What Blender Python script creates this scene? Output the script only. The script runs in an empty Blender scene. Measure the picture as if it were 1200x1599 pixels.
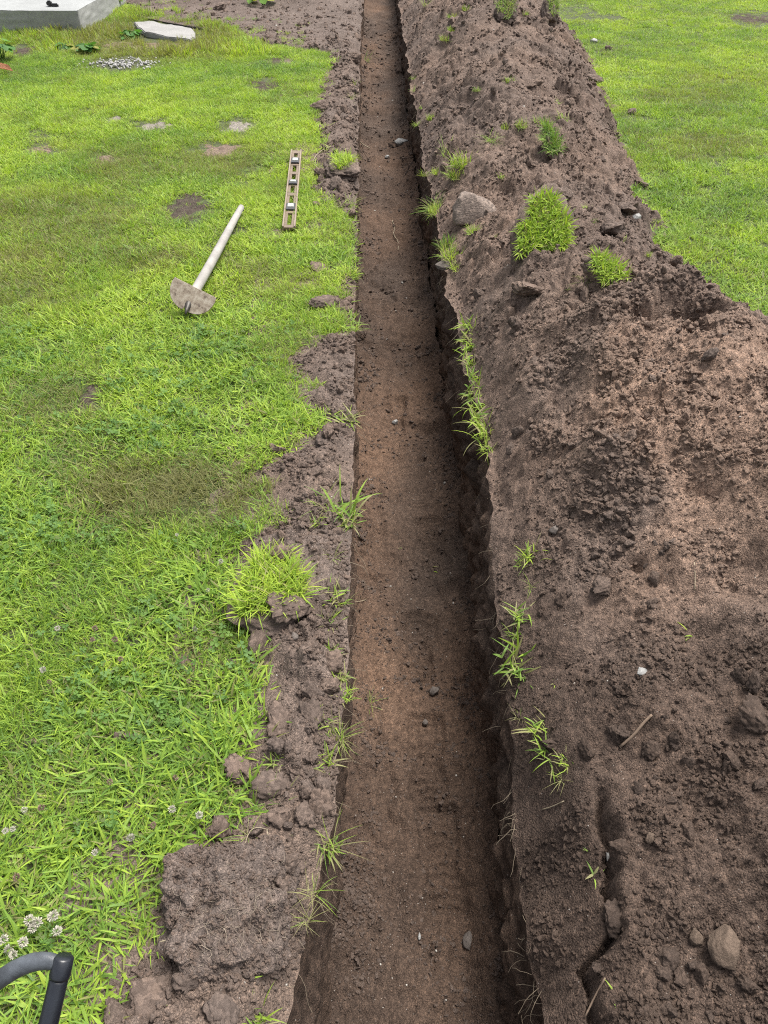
import bpy, bmesh, math, random
import numpy as np
from mathutils import Vector, Matrix, Euler

R = math.radians
random.seed(7)
RNG = np.random.default_rng(11)
scene = bpy.context.scene
col = scene.collection

# ------------------------------------------------------------------ camera
CAM_H, PITCH, F_PX = 1.5, 42.4, 1150.0          # metres, degrees below the horizon, focal length in 1200-px units
cam_data = bpy.data.cameras.new("camera")
cam = bpy.data.objects.new("camera", cam_data)
col.objects.link(cam)
cam.location = (0, 0, CAM_H)
cam.rotation_euler = (R(90 - PITCH), 0, 0)
cam_data.sensor_fit = 'HORIZONTAL'
cam_data.sensor_width = 36
cam_data.lens = 36 * F_PX / 1200
cam_data.clip_start = 0.02
cam_data.clip_end = 600
scene.camera = cam

# ------------------------------------------------------------------ sky, sun, exposure
SUN_EL, SUN_AZ = 66, 50                         # azimuth clockwise from +Y (east = +X)
world = bpy.data.worlds.new("World")
scene.world = world
world.use_nodes = True
wn = world.node_tree
wn.nodes.clear()
sky = wn.nodes.new('ShaderNodeTexSky')
sky.sky_type = 'NISHITA'
sky.sun_disc = False
sky.sun_elevation = R(SUN_EL)
sky.sun_rotation = R(SUN_AZ)
sky.air_density = 1.0
sky.dust_density = 4.0
sky.ozone_density = 1.0
hsv = wn.nodes.new('ShaderNodeHueSaturation')
hsv.inputs['Saturation'].default_value = 0.25    # thin cloud: nearly white sky
bg = wn.nodes.new('ShaderNodeBackground')
bg.inputs['Strength'].default_value = 0.09
wo = wn.nodes.new('ShaderNodeOutputWorld')
wn.links.new(sky.outputs[0], hsv.inputs['Color'])
wn.links.new(hsv.outputs[0], bg.inputs['Color'])
wn.links.new(bg.outputs[0], wo.inputs['Surface'])
sun_data = bpy.data.lights.new("sun", 'SUN')
sun_data.energy = 2.1
sun_data.angle = R(34)
sun_data.color = (1.0, 0.95, 0.88)
sun = bpy.data.objects.new("sun", sun_data)
col.objects.link(sun)
sd = Vector((math.sin(R(SUN_AZ)) * math.cos(R(SUN_EL)), math.cos(R(SUN_AZ)) * math.cos(R(SUN_EL)), math.sin(R(SUN_EL))))
sun.rotation_euler = sd.to_track_quat('Z', 'Y').to_euler()
sun.location = (6, 3, 9)
vs = scene.view_settings
vs.view_transform = 'Standard'
vs.look = 'None'
vs.gamma = 1.0
vs.exposure = 1.6
vs.use_curve_mapping = False
scene.cycles.filter_width = 1.1
scene.cycles.use_denoising = False

# ------------------------------------------------------------------ numpy noise
def _hash(ix, iy, seed):
    h = (ix.astype(np.int64) * 374761393 + iy.astype(np.int64) * 668265263 + seed * 1274126177) & 0xffffffff
    h = ((h ^ (h >> 13)) * 1274126177) & 0xffffffff
    return (h ^ (h >> 16)) & 0xffffffff

def perlin(x, y, seed=0):
    x = np.asarray(x, float); y = np.asarray(y, float)
    ix = np.floor(x); iy = np.floor(y)
    fx = x - ix; fy = y - iy
    ix = ix.astype(np.int64); iy = iy.astype(np.int64)
    def g(ax, ay, dx, dy):
        a = _hash(ax, ay, seed) * (2 * math.pi / 4294967296.0)
        return np.cos(a) * dx + np.sin(a) * dy
    u = fx * fx * fx * (fx * (fx * 6 - 15) + 10); v = fy * fy * fy * (fy * (fy * 6 - 15) + 10)
    n00 = g(ix, iy, fx, fy); n10 = g(ix + 1, iy, fx - 1, fy)
    n01 = g(ix, iy + 1, fx, fy - 1); n11 = g(ix + 1, iy + 1, fx - 1, fy - 1)
    a = n00 + u * (n10 - n00); b = n01 + u * (n11 - n01)
    return (a + v * (b - a)) * 1.5

def fbm(x, y, freq, octs=3, seed=0, gain=.5):
    s = 0; a = 1.0
    for o in range(octs):
        s = s + a * perlin(x * freq, y * freq, seed + o * 17)
        freq *= 2.03; a *= gain
    return s

def domes(x, y, size, prob=1.0, seed=0, rmin=.3, rmax=.62):
    """half-buried lumps: the highest of the spherical caps of the neighbouring cells, in units of `size`"""
    X = np.asarray(x, float) / size; Y = np.asarray(y, float) / size
    ix = np.floor(X).astype(np.int64); iy = np.floor(Y).astype(np.int64)
    best = np.zeros_like(X)
    for dx in (-1, 0, 1):
        for dy in (-1, 0, 1):
            cx = ix + dx; cy = iy + dy
            h1 = _hash(cx, cy, seed); h2 = _hash(cx, cy, seed + 101); h3 = _hash(cx, cy, seed + 202)
            px = cx + (h1 & 1023) / 1023.; py = cy + ((h1 >> 10) & 1023) / 1023.
            r = rmin + (rmax - rmin) * (h2 & 1023) / 1023.
            ex = .7 + .6 * ((h2 >> 10) & 1023) / 1023.
            ok = (h3 & 1023) / 1023. < prob
            d2 = ((X - px) * ex) ** 2 + ((Y - py) / ex) ** 2
            c = np.sqrt(np.maximum(r * r - d2, 0))
            best = np.maximum(best, np.where(ok, c, 0))
    return best

def res(Y, c, a, k):
    """fade relief of cell size c where the sheet's own spacing gets too coarse to carry it"""
    return sstep(1.2, 3.5, c / (a + k * np.maximum(Y, 0)))

def sstep(a, b, x):
    t = np.clip((x - a) / (b - a), 0, 1)
    return t * t * (3 - 2 * t)

# ------------------------------------------------------------------ pixel of the 1200x1599 photograph -> ray, ground point
_cp, _sp = math.cos(R(PITCH)), math.sin(R(PITCH))
def ray(px, py):
    a = (px - 600.0) / F_PX; b = (799.5 - py) / F_PX
    return np.array((a, _cp + b * _sp, -_sp + b * _cp))       # unit depth along the view axis
def at(px, py, z=0.0):
    d = ray(px, py); t = (z - CAM_H) / d[2]
    return np.array((0, 0, CAM_H)) + d * t
def deep(px, py, depth):
    return Vector(np.array((0, 0, CAM_H)) + ray(px, py) * depth)
def project(X, Y, Z):
    dz = Z - CAM_H
    depth = Y * _cp - dz * _sp
    up = Y * _sp + dz * _cp
    depth = np.maximum(depth, 1e-3)
    return 600 + F_PX * X / depth, 799.5 - F_PX * up / depth, depth

# ------------------------------------------------------------------ the shape of the place
Y0, Y1 = -1.6, 17.0
def lip_l(Y):
    b = np.interp(Y, [-2, .2, .45, .7, 1.0, 2.0, 3.1, 5, 7.6, 9.5, 12, 17], [-.22, -.21, -.16, -.105, -.09, -.10, -.13, -.17, -.22, -.25, -.28, -.30])
    return b + .008 * perlin(Y * 4, Y * 0, 3) + .007 * perlin(Y * 12, Y * 0, 2) + .004 * perlin(Y * 33, Y * 0, 1) + .010 * perlin(Y * 1.3, Y * 0, 4) * sstep(2.2, 3, Y) + .022 * perlin(Y * 3.2, Y * 0, 9) * sstep(3.2, 5, Y)
def lip_r(Y):
    b = np.interp(Y, [-2, .5, 1.0, 2.0, 3.1, 5, 7.6, 9.5, 12, 17], [.285, .295, .312, .335, .295, .255, .22, .20, .18, .14])
    return b + .022 * perlin(Y * 1.7, Y * 0, 5) + .020 * perlin(Y * 5, Y * 0, 6) + .011 * perlin(Y * 13, Y * 0, 7) + .006 * perlin(Y * 31, Y * 0, 8)
def floor_z(Y):
    return np.interp(Y, [-2, .5, 3, 6, 9, 17], [-.5, -.5, -.48, -.44, -.38, -.33])

FOOT = []     # boot prints on the trench floor: x, y, angle, length
for (px, py, a, L) in ((690, 1335, 4, .29), (655, 1010, -6, .29), (676, 850, 5, .29), (615, 655, -4, .28), (600, 470, 8, .28), (668, 1180, 0, .28)):
    p = at(px, py, -.5)
    FOOT.append((p[0], p[1], R(a), L))

def floor_h(X, Y):
    b = floor_z(Y)
    h = .020 * fbm(X, Y * .6, 3.2, 3, 21) + .009 * fbm(X, Y, 14, 3, 22) + .011 * perlin(X * 22, Y * 2.4, 25) * sstep(-.2, .3, perlin(X * 3, Y * 1.5, 26))
    h = h + .03 * sstep(.12, .45, perlin(X * 4.5, Y * 2.6, 29)) * domes(X + .02 * perlin(X * 14, Y * 14, 2), Y, .07, .5, 35)
    q = Y * 1.45 + .25 * perlin(X * 4, Y * 1.2, 36); q = q - np.floor(q)
    h = h + sstep(1.6, 3.0, Y) * .030 * (sstep(0, .12, q) - q) * (.6 + perlin(X * 5, Y * 2, 37))
    side = np.minimum(X - (lip_l(Y) - .02), (lip_r(Y) - .01) - X)
    crumbs = sstep(.14, .03, side) * .9 + .35 * sstep(-.1, .5, perlin(X * 5, Y * 2.2, 23))
    wx = X + .008 * perlin(X * 40, Y * 40, 5); wy = Y + .008 * perlin(X * 40, Y * 40, 6)
    h = h + crumbs * (.016 * domes(wx, wy, .05, .5, 31) + .012 * domes(wx, wy, .024, .6, 32) + .0065 * domes(wx, wy, .011, .8, 33))
    h = h + .0016 * domes(wx, wy, .007, .6, 34)
    h = h + .045 * sstep(.09, -.01, side) * (1 + .6 * perlin(Y * 5, X * 0, 24))
    for (fx, fy, a, L) in FOOT:
        u = ((X - fx) * math.cos(a) + (Y - fy) * math.sin(a)); v = (-(X - fx) * math.sin(a) + (Y - fy) * math.cos(a)) / L
        w = .052 - .018 * np.exp(-((v + .08) / .12) ** 2) - .03 * np.clip(np.abs(v) * 2 - .72, 0, 1) ** 2
        m = sstep(.012, -.006, np.abs(u) - w) * sstep(.5, .46, np.abs(v))
        lug = .5 + .5 * np.sign(np.sin(v * L * 2 * math.pi / .026 + 2.2 * np.sign(u) * u / .05))
        gap = sstep(.10, .08, np.abs(v + .17)) * 0
        h = h - m * (.015 + .007 * lug * sstep(.0, .02, w - np.abs(u))) * sstep(-.9, -.2, perlin(X * 9, Y * 9, 28)) + gap
        rim = np.exp(-((np.abs(u) - w - .01) / .012) ** 2) * sstep(.55, .45, np.abs(v))
        h = h + .0025 * rim * (1 - m) * (.5 + perlin(X * 30, Y * 30, 27))
    return b + h

# left boundary between lawn and loose soil, read along the photograph
_LB = [(1599, 150), (1540, 200), (1500, 235), (1440, 245), (1380, 262), (1340, 300), (1310, 345), (1270, 400), (1230, 390), (1195, 372), (1160, 400), (1110, 418),
       (1050, 405), (1000, 392), (960, 378), (900, 368), (860, 370), (830, 420), (800, 432), (760, 412), (738, 398), (715, 430), (690, 475), (668, 522), (652, 548),
       (645, 500), (630, 458), (612, 462), (602, 500), (590, 468), (560, 455), (537, 470), (522, 540), (495, 547), (478, 505), (465, 530), (425, 547), (400, 552),
       (335, 548), (312, 508), (292, 490), (270, 497), (250, 490), (235, 507), (200, 500), (170, 497), (130, 506), (100, 522), (82, 515), (74, 450), (66, 405), (55, 385),
       (42, 372), (28, 285), (14, 215), (0, 185)]
_lb = np.array([at(x, y)[:2] for (y, x) in _LB])
_o = np.argsort(_lb[:, 1]); _lb = _lb[_o]
_lbY = np.concatenate(([-3.0], _lb[:, 1], [20.0])); _lbX = np.concatenate(([_lb[0, 0] - .3], _lb[:, 0], [_lb[-1, 0] - 1.0]))
def dirt_left_edge(Y):
    return np.interp(Y, _lbY, _lbX)
def dirt_left(X, Y):
    """signed metres inside the loose soil on the left bank"""
    e = dirt_left_edge(Y + .04 * perlin(X * 9, Y * 9, 41))
    return X - e + .035 * perlin(X * 11, Y * 11, 42) * np.clip(Y * .4, .5, 1.5)

def bank_h(X, Y):
    d = dirt_left(X, Y)
    lip = lip_l(Y) - X
    thick = sstep(-.01, .12, d) * sstep(.0, .10, lip + .02 * perlin(X * 9, Y * 9, 43))
    far = sstep(8.0, 9.4, Y)
    wx = X + .012 * perlin(X * 22, Y * 22, 5) + .004 * perlin(X * 70, Y * 70, 7); wy = Y + .012 * perlin(X * 22, Y * 22, 6) + .004 * perlin(X * 70, Y * 70, 8)
    rough = thick * (.35 + .65 * sstep(-.3, .35, perlin(X * 4.3, Y * 4.3, 44)))
    h = thick * (.026 + .018 * fbm(X, Y, 5, 3, 45)) * (1 - .4 * far)
    h = h + rough * (.062 * domes(wx, wy, .12, .5, 51) * (1 - .7 * far) + .034 * domes(wx, wy, .055, .6, 52) * res(Y, .055, .0036, .0024) + .020 * domes(wx, wy, .024, .7, 53) * res(Y, .024, .0036, .0024))
    h = h + (.25 + .75 * thick) * (.009 * domes(wx, wy, .011, .7, 54)) * res(Y, .011, .0036, .0024) * sstep(-.02, .03, d)
    h = h + .004 * fbm(X, Y, 12, 2, 46)
    h = h + .16 * sstep(10.4, 11.6, Y + .5 * perlin(X * 1.1, Y * 1.1, 47)) * sstep(.1, .6, lip)
    # turf under the lawn edge slumps a little where it was undercut
    h = h - .03 * sstep(.05, .0, lip) * sstep(2.5, 3.2, Y) * (1 + perlin(Y * 4, X * 0, 48))
    h = h - .06 * sstep(.07, .0, lip) * sstep(.75, .45, Y)
    return h

_HX = dict(Y=[-2, .3, .8, 1.2, 1.6, 2.0, 2.5, 3.0, 3.4, 4.0, 5.0, 6.0, 7.6, 9, 12, 17],
           xl=[.50, .50, .47, .41, .37, .36, .35, .34, .31, .29, .27, .25, .23, .22, .2, .15],
           xr=[2.3, 2.3, 2.25, 2.1, 1.85, 1.62, 1.48, 1.40, 1.36, 1.40, 1.52, 1.66, 1.86, 1.95, 1.9, 1.9],
           hc=[.26, .26, .27, .32, .39, .43, .39, .31, .27, .27, .30, .34, .38, .40, .36, .3],
           c=[.55, .55, .55, .54, .48, .44, .46, .50, .52, .50, .48, .46, .45, .45, .45, .45])
DIMPLES = []   # hollows and bumps on the heap: x, y, height, rx, ry, power
def heap_macro(X, Y):
    I = lambda k: np.interp(Y, _HX['Y'], _HX[k])
    lr = lip_r(Y)
    wob = .05 * perlin(X * 3, Y * 3, 61) + .03 * perlin(X * 8, Y * 8, 62)
    xl = I('xl') + wob * .4; xr = I('xr') + wob * 1.6; hc = I('hc'); c = I('c')
    s = (X - xl) / (xr - xl)
    sl = np.clip(s / c, -1, 1); sr = np.clip((1 - s) / (1 - c), -1, 1)
    t = np.where(s < c, sl, sr)
    prof = np.where(t > 0, 1 - (1 - np.clip(t, 0, 1)) ** 1.75, t * .7)
    prof = np.where(s < c, prof, prof)
    drop = np.interp(Y, [-2, .75, 1.1, 1.8, 17], [.20, .19, .09, .015, .02])
    run = np.interp(Y, [-2, .7, 1.2, 17], [.17, .16, .11, .10])
    ledge = -drop * np.clip(1 - (X - lr) / run, 0, 1) ** 1.3 * (1 + .35 * perlin(X * 7, Y * 7, 63))
    left_out = sstep(.0, -.06, X - xl)
    h = np.where(s < 0, np.maximum(hc * prof * .15, 0) , hc * prof)
    h = np.maximum(h, np.where(s < .5, 0, -.05))
    h = h + ledge
    for (dx, dy, a, rx, ry, p) in DIMPLES:
        q = ((X - dx) / rx) ** 2 + ((Y - dy) / ry) ** 2
        h = h + a * np.exp(-q ** p)
    return h, s

_CR = np.array([at(x, y)[:2] for (x, y) in ((950, 1680), (942, 1560), (928, 1490), (972, 1450), (952, 1400), (958, 1340), (944, 1285), (930, 1220))])
def heap_h(X, Y):
    h, s = heap_macro(X, Y)
    on = sstep(-.10, .12, s) * sstep(1.04, .93, s)
    wx = X + .014 * perlin(X * 18, Y * 18, 5) + .005 * perlin(X * 60, Y * 60, 7); wy = Y + .014 * perlin(X * 18, Y * 18, 6) + .005 * perlin(X * 60, Y * 60, 8)
    rough = .42 + .58 * sstep(-.25, .3, perlin(X * 2.6, Y * 2.6, 64) + .5 * perlin(X * 6, Y * 6, 65))
    h = h + on * (.050 * fbm(X, Y, 1.7, 2, 66) + .020 * fbm(X, Y, 6.5, 3, 67))
    far = sstep(2.3, 3.2, Y)
    near = .40 + .60 * sstep(1.15, 1.55, Y + .2 * perlin(X * 3, Y * 3, 68))
    h = h + on * near * rough * ((.055 + .03 * far) * domes(wx, wy, .13, .4, 71) + (.040 + .02 * far) * domes(wx, wy, .06, .55, 72) * res(Y, .06, .0031, .0019))
    h = h + (.4 + .6 * on) * (.4 + .6 * rough) * (.022 * near * domes(wx, wy, .028, .75, 73) * res(Y, .028, .0031, .0019) + .016 * domes(wx, wy, .014, .9, 74) * res(Y, .014, .0031, .0019) - .010 * res(Y, .03, .0031, .0019) * sstep(.15, .5, perlin(X * 24, Y * 24, 79)))
    h = h + .005 * domes(wx, wy, .0085, .9, 75) * res(Y, .0085, .0031, .0019) + .003 * perlin(X * 50, Y * 50, 76) * res(Y, .02, .0031, .0019)
    xc = np.interp(Y, _CR[:, 1], _CR[:, 0]) + .010 * perlin(Y * 25, Y * 0, 58) + .004 * perlin(Y * 80, Y * 0, 59)
    h = h - .055 * np.exp(-((X - xc) / (.010 + .008 * perlin(Y * 14, Y * 0, 57))) ** 2) * sstep(.80, .70, Y) * sstep(-.6, -.1, perlin(Y * 9, Y * 0, 56)) + .02 * sstep(-.004, .008, X - xc) * sstep(.2, .02, X - xc) * sstep(.80, .68, Y)
    return h

def ground_h(X, Y):
    return -.012 + .012 * fbm(X, Y, .9, 2, 81) * sstep(0, .4, np.abs(X - .1) - .4)

def surf(X, Y):
    X = np.asarray(X, float); Y = np.asarray(Y, float)
    ll = lip_l(Y); lr = lip_r(Y)
    ws = bank_w(Y)
    b = np.where(X > ll - ws, bank_h(X, Y), -1)
    g = ground_h(X, Y)
    left = np.maximum(b, g)
    right = np.where(X > lr + .22, np.maximum(heap_h(X, Y), g), heap_h(X, Y))
    return np.where(X < ll, left, np.where(X > lr, right, floor_h(X, Y)))

def bank_w(Y):
    return np.maximum(.30 + .05 * np.clip(Y, 0, 10), lip_l(Y) - np.minimum.reduce([dirt_left_edge(Y + k) for k in (-.25, -.12, 0, .12, .25)]) + .12)

def hit(px, py):
    d = ray(px, py)
    lo, hi = (.60 - CAM_H) / d[2], (-.62 - CAM_H) / d[2]
    for n in (140, 24):
        t = np.linspace(lo, min(hi, 19), n)
        P = np.array((0, 0, CAM_H))[None, :] + t[:, None] * d[None, :]
        z = surf(P[:, 0], P[:, 1])
        k = int(np.argmax(P[:, 2] <= z))
        lo, hi = t[max(k - 1, 0)], t[k]
    return Vector((P[k, 0], P[k, 1], z[k]))

# scooped hollow in the top of the near mound and smaller dents, bumps
def _dm(px, py, z, a, rx, ry, p):
    q = at(px, py, z); return (q[0], q[1], a, rx, ry, p)
_px = [_dm(1058, 497, .36, -.14, .10, .085, 2.0), _dm(1003, 492, .36, -.12, .04, .055, 2.0), _dm(1100, 505, .36, -.07, .06, .05, 2.0), _dm(1080, 545, .34, -.05, .04, .05, 2.0),
       _dm(1050, 440, .40, .085, .15, .055, 1.3), _dm(1150, 495, .38, .07, .08, .10, 1.2), _dm(960, 560, .34, .03, .10, .10, 1.2), _dm(880, 620, .2, -.03, .05, .05, 1.5), _dm(835, 640, .2, -.025, .05, .05, 1.5),
       _dm(1170, 910, .2, -.06, .06, .09, 1.8), _dm(1195, 650, .3, -.05, .04, .05, 1.8), _dm(1010, 850, .2, -.035, .018, .02, 1.5), _dm(930, 700, .25, .03, .16, .15, 1.0),
       _dm(800, 800, .1, .03, .10, .10, 1.0), _dm(930, 1000, .12, -.03, .10, .06, 1.2), _dm(1100, 760, .25, -.04, .05, .05, 1.6), _dm(900, 1130, .1, .02, .05, .10, 1.0)]
DIMPLES.extend(_px)

# ------------------------------------------------------------------ materials
def mat_nodes(name):
    m = bpy.data.materials.new(name)
    m.use_nodes = True
    nt = m.node_tree
    b = nt.nodes['Principled BSDF']
    return m, nt, b
def N(nt, t, **kw):
    n = nt.nodes.new(t)
    for k, v in kw.items():
        if k.startswith('i_'):
            key = k[2:]
            n.inputs[int(key) if key.isdigit() else key].default_value = v
        else:
            setattr(n, k, v)
    return n
def ramp(nt, fac, stops):
    r = N(nt, 'ShaderNodeValToRGB')
    while len(r.color_ramp.elements) < len(stops):
        r.color_ramp.elements.new(.5)
    for e, (p, c) in zip(r.color_ramp.elements, stops):
        e.position = p; e.color = (*c, 1) if len(c) == 3 else c
    nt.links.new(fac, r.inputs[0])
    return r.outputs[0]
def noise(nt, vec, scale, detail=4, rough=.6, dist=0):
    n = N(nt, 'ShaderNodeTexNoise', i_Scale=scale, i_Detail=detail, i_Roughness=rough, i_Distortion=dist)
    nt.links.new(vec, n.inputs['Vector'])
    return n.outputs[0]
def mix(nt, a, b, fac, mode='MIX'):
    m = N(nt, 'ShaderNodeMix', data_type='RGBA', blend_type=mode)
    for s, v in ((0, fac), (6, a), (7, b)):
        if hasattr(v, 'is_linked') or hasattr(v, 'links'):
            nt.links.new(v, m.inputs[s])
        else:
            m.inputs[s].default_value = v if s == 0 else ((*v, 1) if len(v) == 3 else v)
    return m.outputs[2]
def math_(nt, op, a, b=None, clamp=False):
    m = N(nt, 'ShaderNodeMath', operation=op, use_clamp=clamp)
    for i, v in enumerate((a, b)):
        if v is None: continue
        if hasattr(v, 'links'): nt.links.new(v, m.inputs[i])
        else: m.inputs[i].default_value = v
    return m.outputs[0]

def soil_material(name, dark, mid, light, red, speck=.5, attr=True, bump=.6, gran=240.0):
    m, nt, b = mat_nodes(name)
    if attr:
        pos = N(nt, 'ShaderNodeNewGeometry').outputs['Position']
        tint = N(nt, 'ShaderNodeAttribute', attribute_name='tint').outputs['Fac']
        damp = N(nt, 'ShaderNodeAttribute', attribute_name='damp').outputs['Fac']
    else:
        tc = N(nt, 'ShaderNodeTexCoord'); oi = N(nt, 'ShaderNodeObjectInfo')
        ad = N(nt, 'ShaderNodeVectorMath', operation='ADD')
        nt.links.new(tc.outputs['Object'], ad.inputs[0]); nt.links.new(oi.outputs['Random'], ad.inputs[1])
        pos = ad.outputs[0]
        it = N(nt, 'ShaderNodeAttribute', attribute_name='tint', attribute_type='INSTANCER').outputs['Fac']
        damp = N(nt, 'ShaderNodeAttribute', attribute_name='damp', attribute_type='INSTANCER').outputs['Fac']
        oc = N(nt, 'ShaderNodeSeparateColor'); nt.links.new(oi.outputs['Color'], oc.inputs[0])
        damp = math_(nt, 'ADD', damp, math_(nt, 'SUBTRACT', 1.0, oc.outputs[0], True), True)   # an object's own dampness is one minus its colour's red
        tint = math_(nt, 'ADD', math_(nt, 'MULTIPLY', oi.outputs['Random'], .4), math_(nt, 'MULTIPLY', it, .9), True)
    n1 = mix(nt, noise(nt, pos, 6, 6, .65), noise(nt, pos, 1.7, 3, .6), .45)
    n2 = noise(nt, pos, 60, 5, .7)
    n3 = noise(nt, pos, 420, 2, .6)
    c = ramp(nt, n1, [(.30, dark), (.52, mid), (.74, light)])
    c = mix(nt, c, red, tint)
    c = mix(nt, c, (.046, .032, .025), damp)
    c2 = ramp(nt, n2, [(.25, (.55, .55, .55)), (.5, (.95, .95, .95)), (.75, (1.5, 1.47, 1.42))])
    c = mix(nt, c, c2, 1.0, 'MULTIPLY')
    c3 = ramp(nt, n3, [(.28, (.5, .5, .5)), (.5, (1, 1, 1)), (.72, (1.6, 1.56, 1.5))])
    c = mix(nt, c, c3, 1.0, 'MULTIPLY')
    gv = N(nt, 'ShaderNodeTexVoronoi', i_Scale=gran)
    nt.links.new(pos, gv.inputs['Vector'])
    gs = N(nt, 'ShaderNodeSeparateColor'); nt.links.new(gv.outputs['Color'], gs.inputs[0])
    c = mix(nt, c, ramp(nt, gs.outputs[1], [(.0, (.72, .72, .72)), (.6, (1, 1, 1)), (1., (1.35, 1.33, 1.3))]), 1.0, 'MULTIPLY')
    # pale mineral grains
    v = N(nt, 'ShaderNodeTexVoronoi', i_Scale=190.0)
    nt.links.new(pos, v.inputs['Vector'])
    g1 = math_(nt, 'LESS_THAN', v.outputs['Distance'], .17)
    sep = N(nt, 'ShaderNodeSeparateColor'); nt.links.new(v.outputs['Color'], sep.inputs[0])
    g2 = math_(nt, 'GREATER_THAN', sep.outputs[0], 1 - .09 * speck)
    g = math_(nt, 'MULTIPLY', g1, g2)
    c = mix(nt, c, (.27, .25, .225), g)
    nt.links.new(c, b.inputs['Base Color'])
    b.inputs['Roughness'].default_value = .95
    b.inputs['Specular IOR Level'].default_value = .15
    hb = math_(nt, 'ADD', math_(nt, 'MULTIPLY', n2, 1.0), math_(nt, 'MULTIPLY', n3, .55))
    hb = math_(nt, 'SUBTRACT', hb, math_(nt, 'MULTIPLY', gv.outputs['Distance'], .5))
    bp = N(nt, 'ShaderNodeBump', i_Strength=bump, i_Distance=.012)
    nt.links.new(hb, bp.inputs['Height'])
    nt.links.new(bp.outputs[0], b.inputs['Normal'])
    return m
SOIL = soil_material('heap_soil', (.072, .054, .046), (.118, .090, .076), (.168, .132, .113), (.235, .160, .120), .6)
BANK = soil_material('bank_soil', (.080, .063, .055), (.120, .095, .083), (.165, .134, .118), (.16, .112, .084), .7)
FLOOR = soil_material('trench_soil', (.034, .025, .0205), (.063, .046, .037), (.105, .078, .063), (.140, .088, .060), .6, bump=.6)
CLOD = soil_material('clod_soil', (.084, .066, .057), (.128, .101, .088), (.175, .140, .123), (.235, .168, .132), .5, attr=False, gran=5.0)
SODSOIL = soil_material('sod_soil', (.080, .063, .055), (.112, .090, .079), (.15, .125, .11), (.115, .09, .08), .8, attr=False)

def lawn_soil_material():
    m, nt, b = mat_nodes('lawn_soil')
    pos = N(nt, 'ShaderNodeNewGeometry').outputs['Position']
    c = ramp(nt, noise(nt, pos, 25, 5, .7), [(.3, (.030, .034, .016)), (.55, (.050, .060, .022)), (.75, (.085, .080, .045))])
    nt.links.new(c, b.inputs['Base Color']); b.inputs['Roughness'].default_value = 1
    bp = N(nt, 'ShaderNodeBump', i_Strength=.5, i_Distance=.01)
    nt.links.new(noise(nt, pos, 120, 4, .7), bp.inputs['Height']); nt.links.new(bp.outputs[0], b.inputs['Normal'])
    return m
LAWNSOIL = lawn_soil_material()

def grass_material(name, stops, dry, instanced=True, trans=.42):
    m, nt, b = mat_nodes(name)
    bc = N(nt, 'ShaderNodeAttribute', attribute_name='blade').outputs['Fac']
    along = N(nt, 'ShaderNodeAttribute', attribute_name='along').outputs['Fac']
    if instanced:
        hue = N(nt, 'ShaderNodeAttribute', attribute_name='hue', attribute_type='INSTANCER').outputs['Fac']
        dr = N(nt, 'ShaderNodeAttribute', attribute_name='dry', attribute_type='INSTANCER').outputs['Fac']
        f = math_(nt, 'ADD', math_(nt, 'MULTIPLY', bc, .5), math_(nt, 'MULTIPLY', hue, .6))
        f = math_(nt, 'SUBTRACT', f, .05, True)
    else:
        oi = N(nt, 'ShaderNodeObjectInfo').outputs['Color']
        s = N(nt, 'ShaderNodeSeparateColor'); nt.links.new(oi, s.inputs[0])
        f = math_(nt, 'ADD', math_(nt, 'MULTIPLY', bc, .5), math_(nt, 'MULTIPLY', s.outputs[0], .6))
        f = math_(nt, 'SUBTRACT', f, .05, True)
        dr = s.outputs[1]
    c = ramp(nt, f, stops)
    # single straw-coloured blades, more of them where the turf is parched
    k = math_(nt, 'ADD', math_(nt, 'MULTIPLY', dr, .95), .09)
    fr = math_(nt, 'FRACT', math_(nt, 'MULTIPLY', bc, 37.7))
    isdry = math_(nt, 'LESS_THAN', fr, k)
    c = mix(nt, c, dry, math_(nt, 'MULTIPLY', isdry, .8))
    c = mix(nt, c, (.26, .30, .12), math_(nt, 'MULTIPLY', math_(nt, 'SUBTRACT', 1.0, along, True), .35))
    nt.links.new(c, b.inputs['Base Color'])
    b.inputs['Roughness'].default_value = .55
    b.inputs['Specular IOR Level'].default_value = .25
    tr = N(nt, 'ShaderNodeBsdfTranslucent')
    nt.links.new(mix(nt, c, (1.02, 1.1, .5), 1.0, 'MULTIPLY'), tr.inputs[0])
    ms = N(nt, 'ShaderNodeMixShader', i_0=trans)
    nt.links.new(b.outputs[0], ms.inputs[1]); nt.links.new(tr.outputs[0], ms.inputs[2])
    nt.links.new(ms.outputs[0], nt.nodes['Material Output'].inputs['Surface'])
    return m
GREEN = [(.0, (.060, .140, .032)), (.3, (.148, .275, .037)), (.6, (.285, .420, .042)), (.9, (.430, .540, .062))]
GRASS = grass_material('lawn_grass', GREEN, (.21, .175, .085))
CLOVER = grass_material('clover_leaf', [(.0, (.070, .150, .040)), (.5, (.110, .215, .048)), (1., (.170, .280, .060))], (.10, .12, .04))
TUFT = grass_material('tuft_grass', GREEN, (.30, .25, .14), instanced=False)

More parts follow.
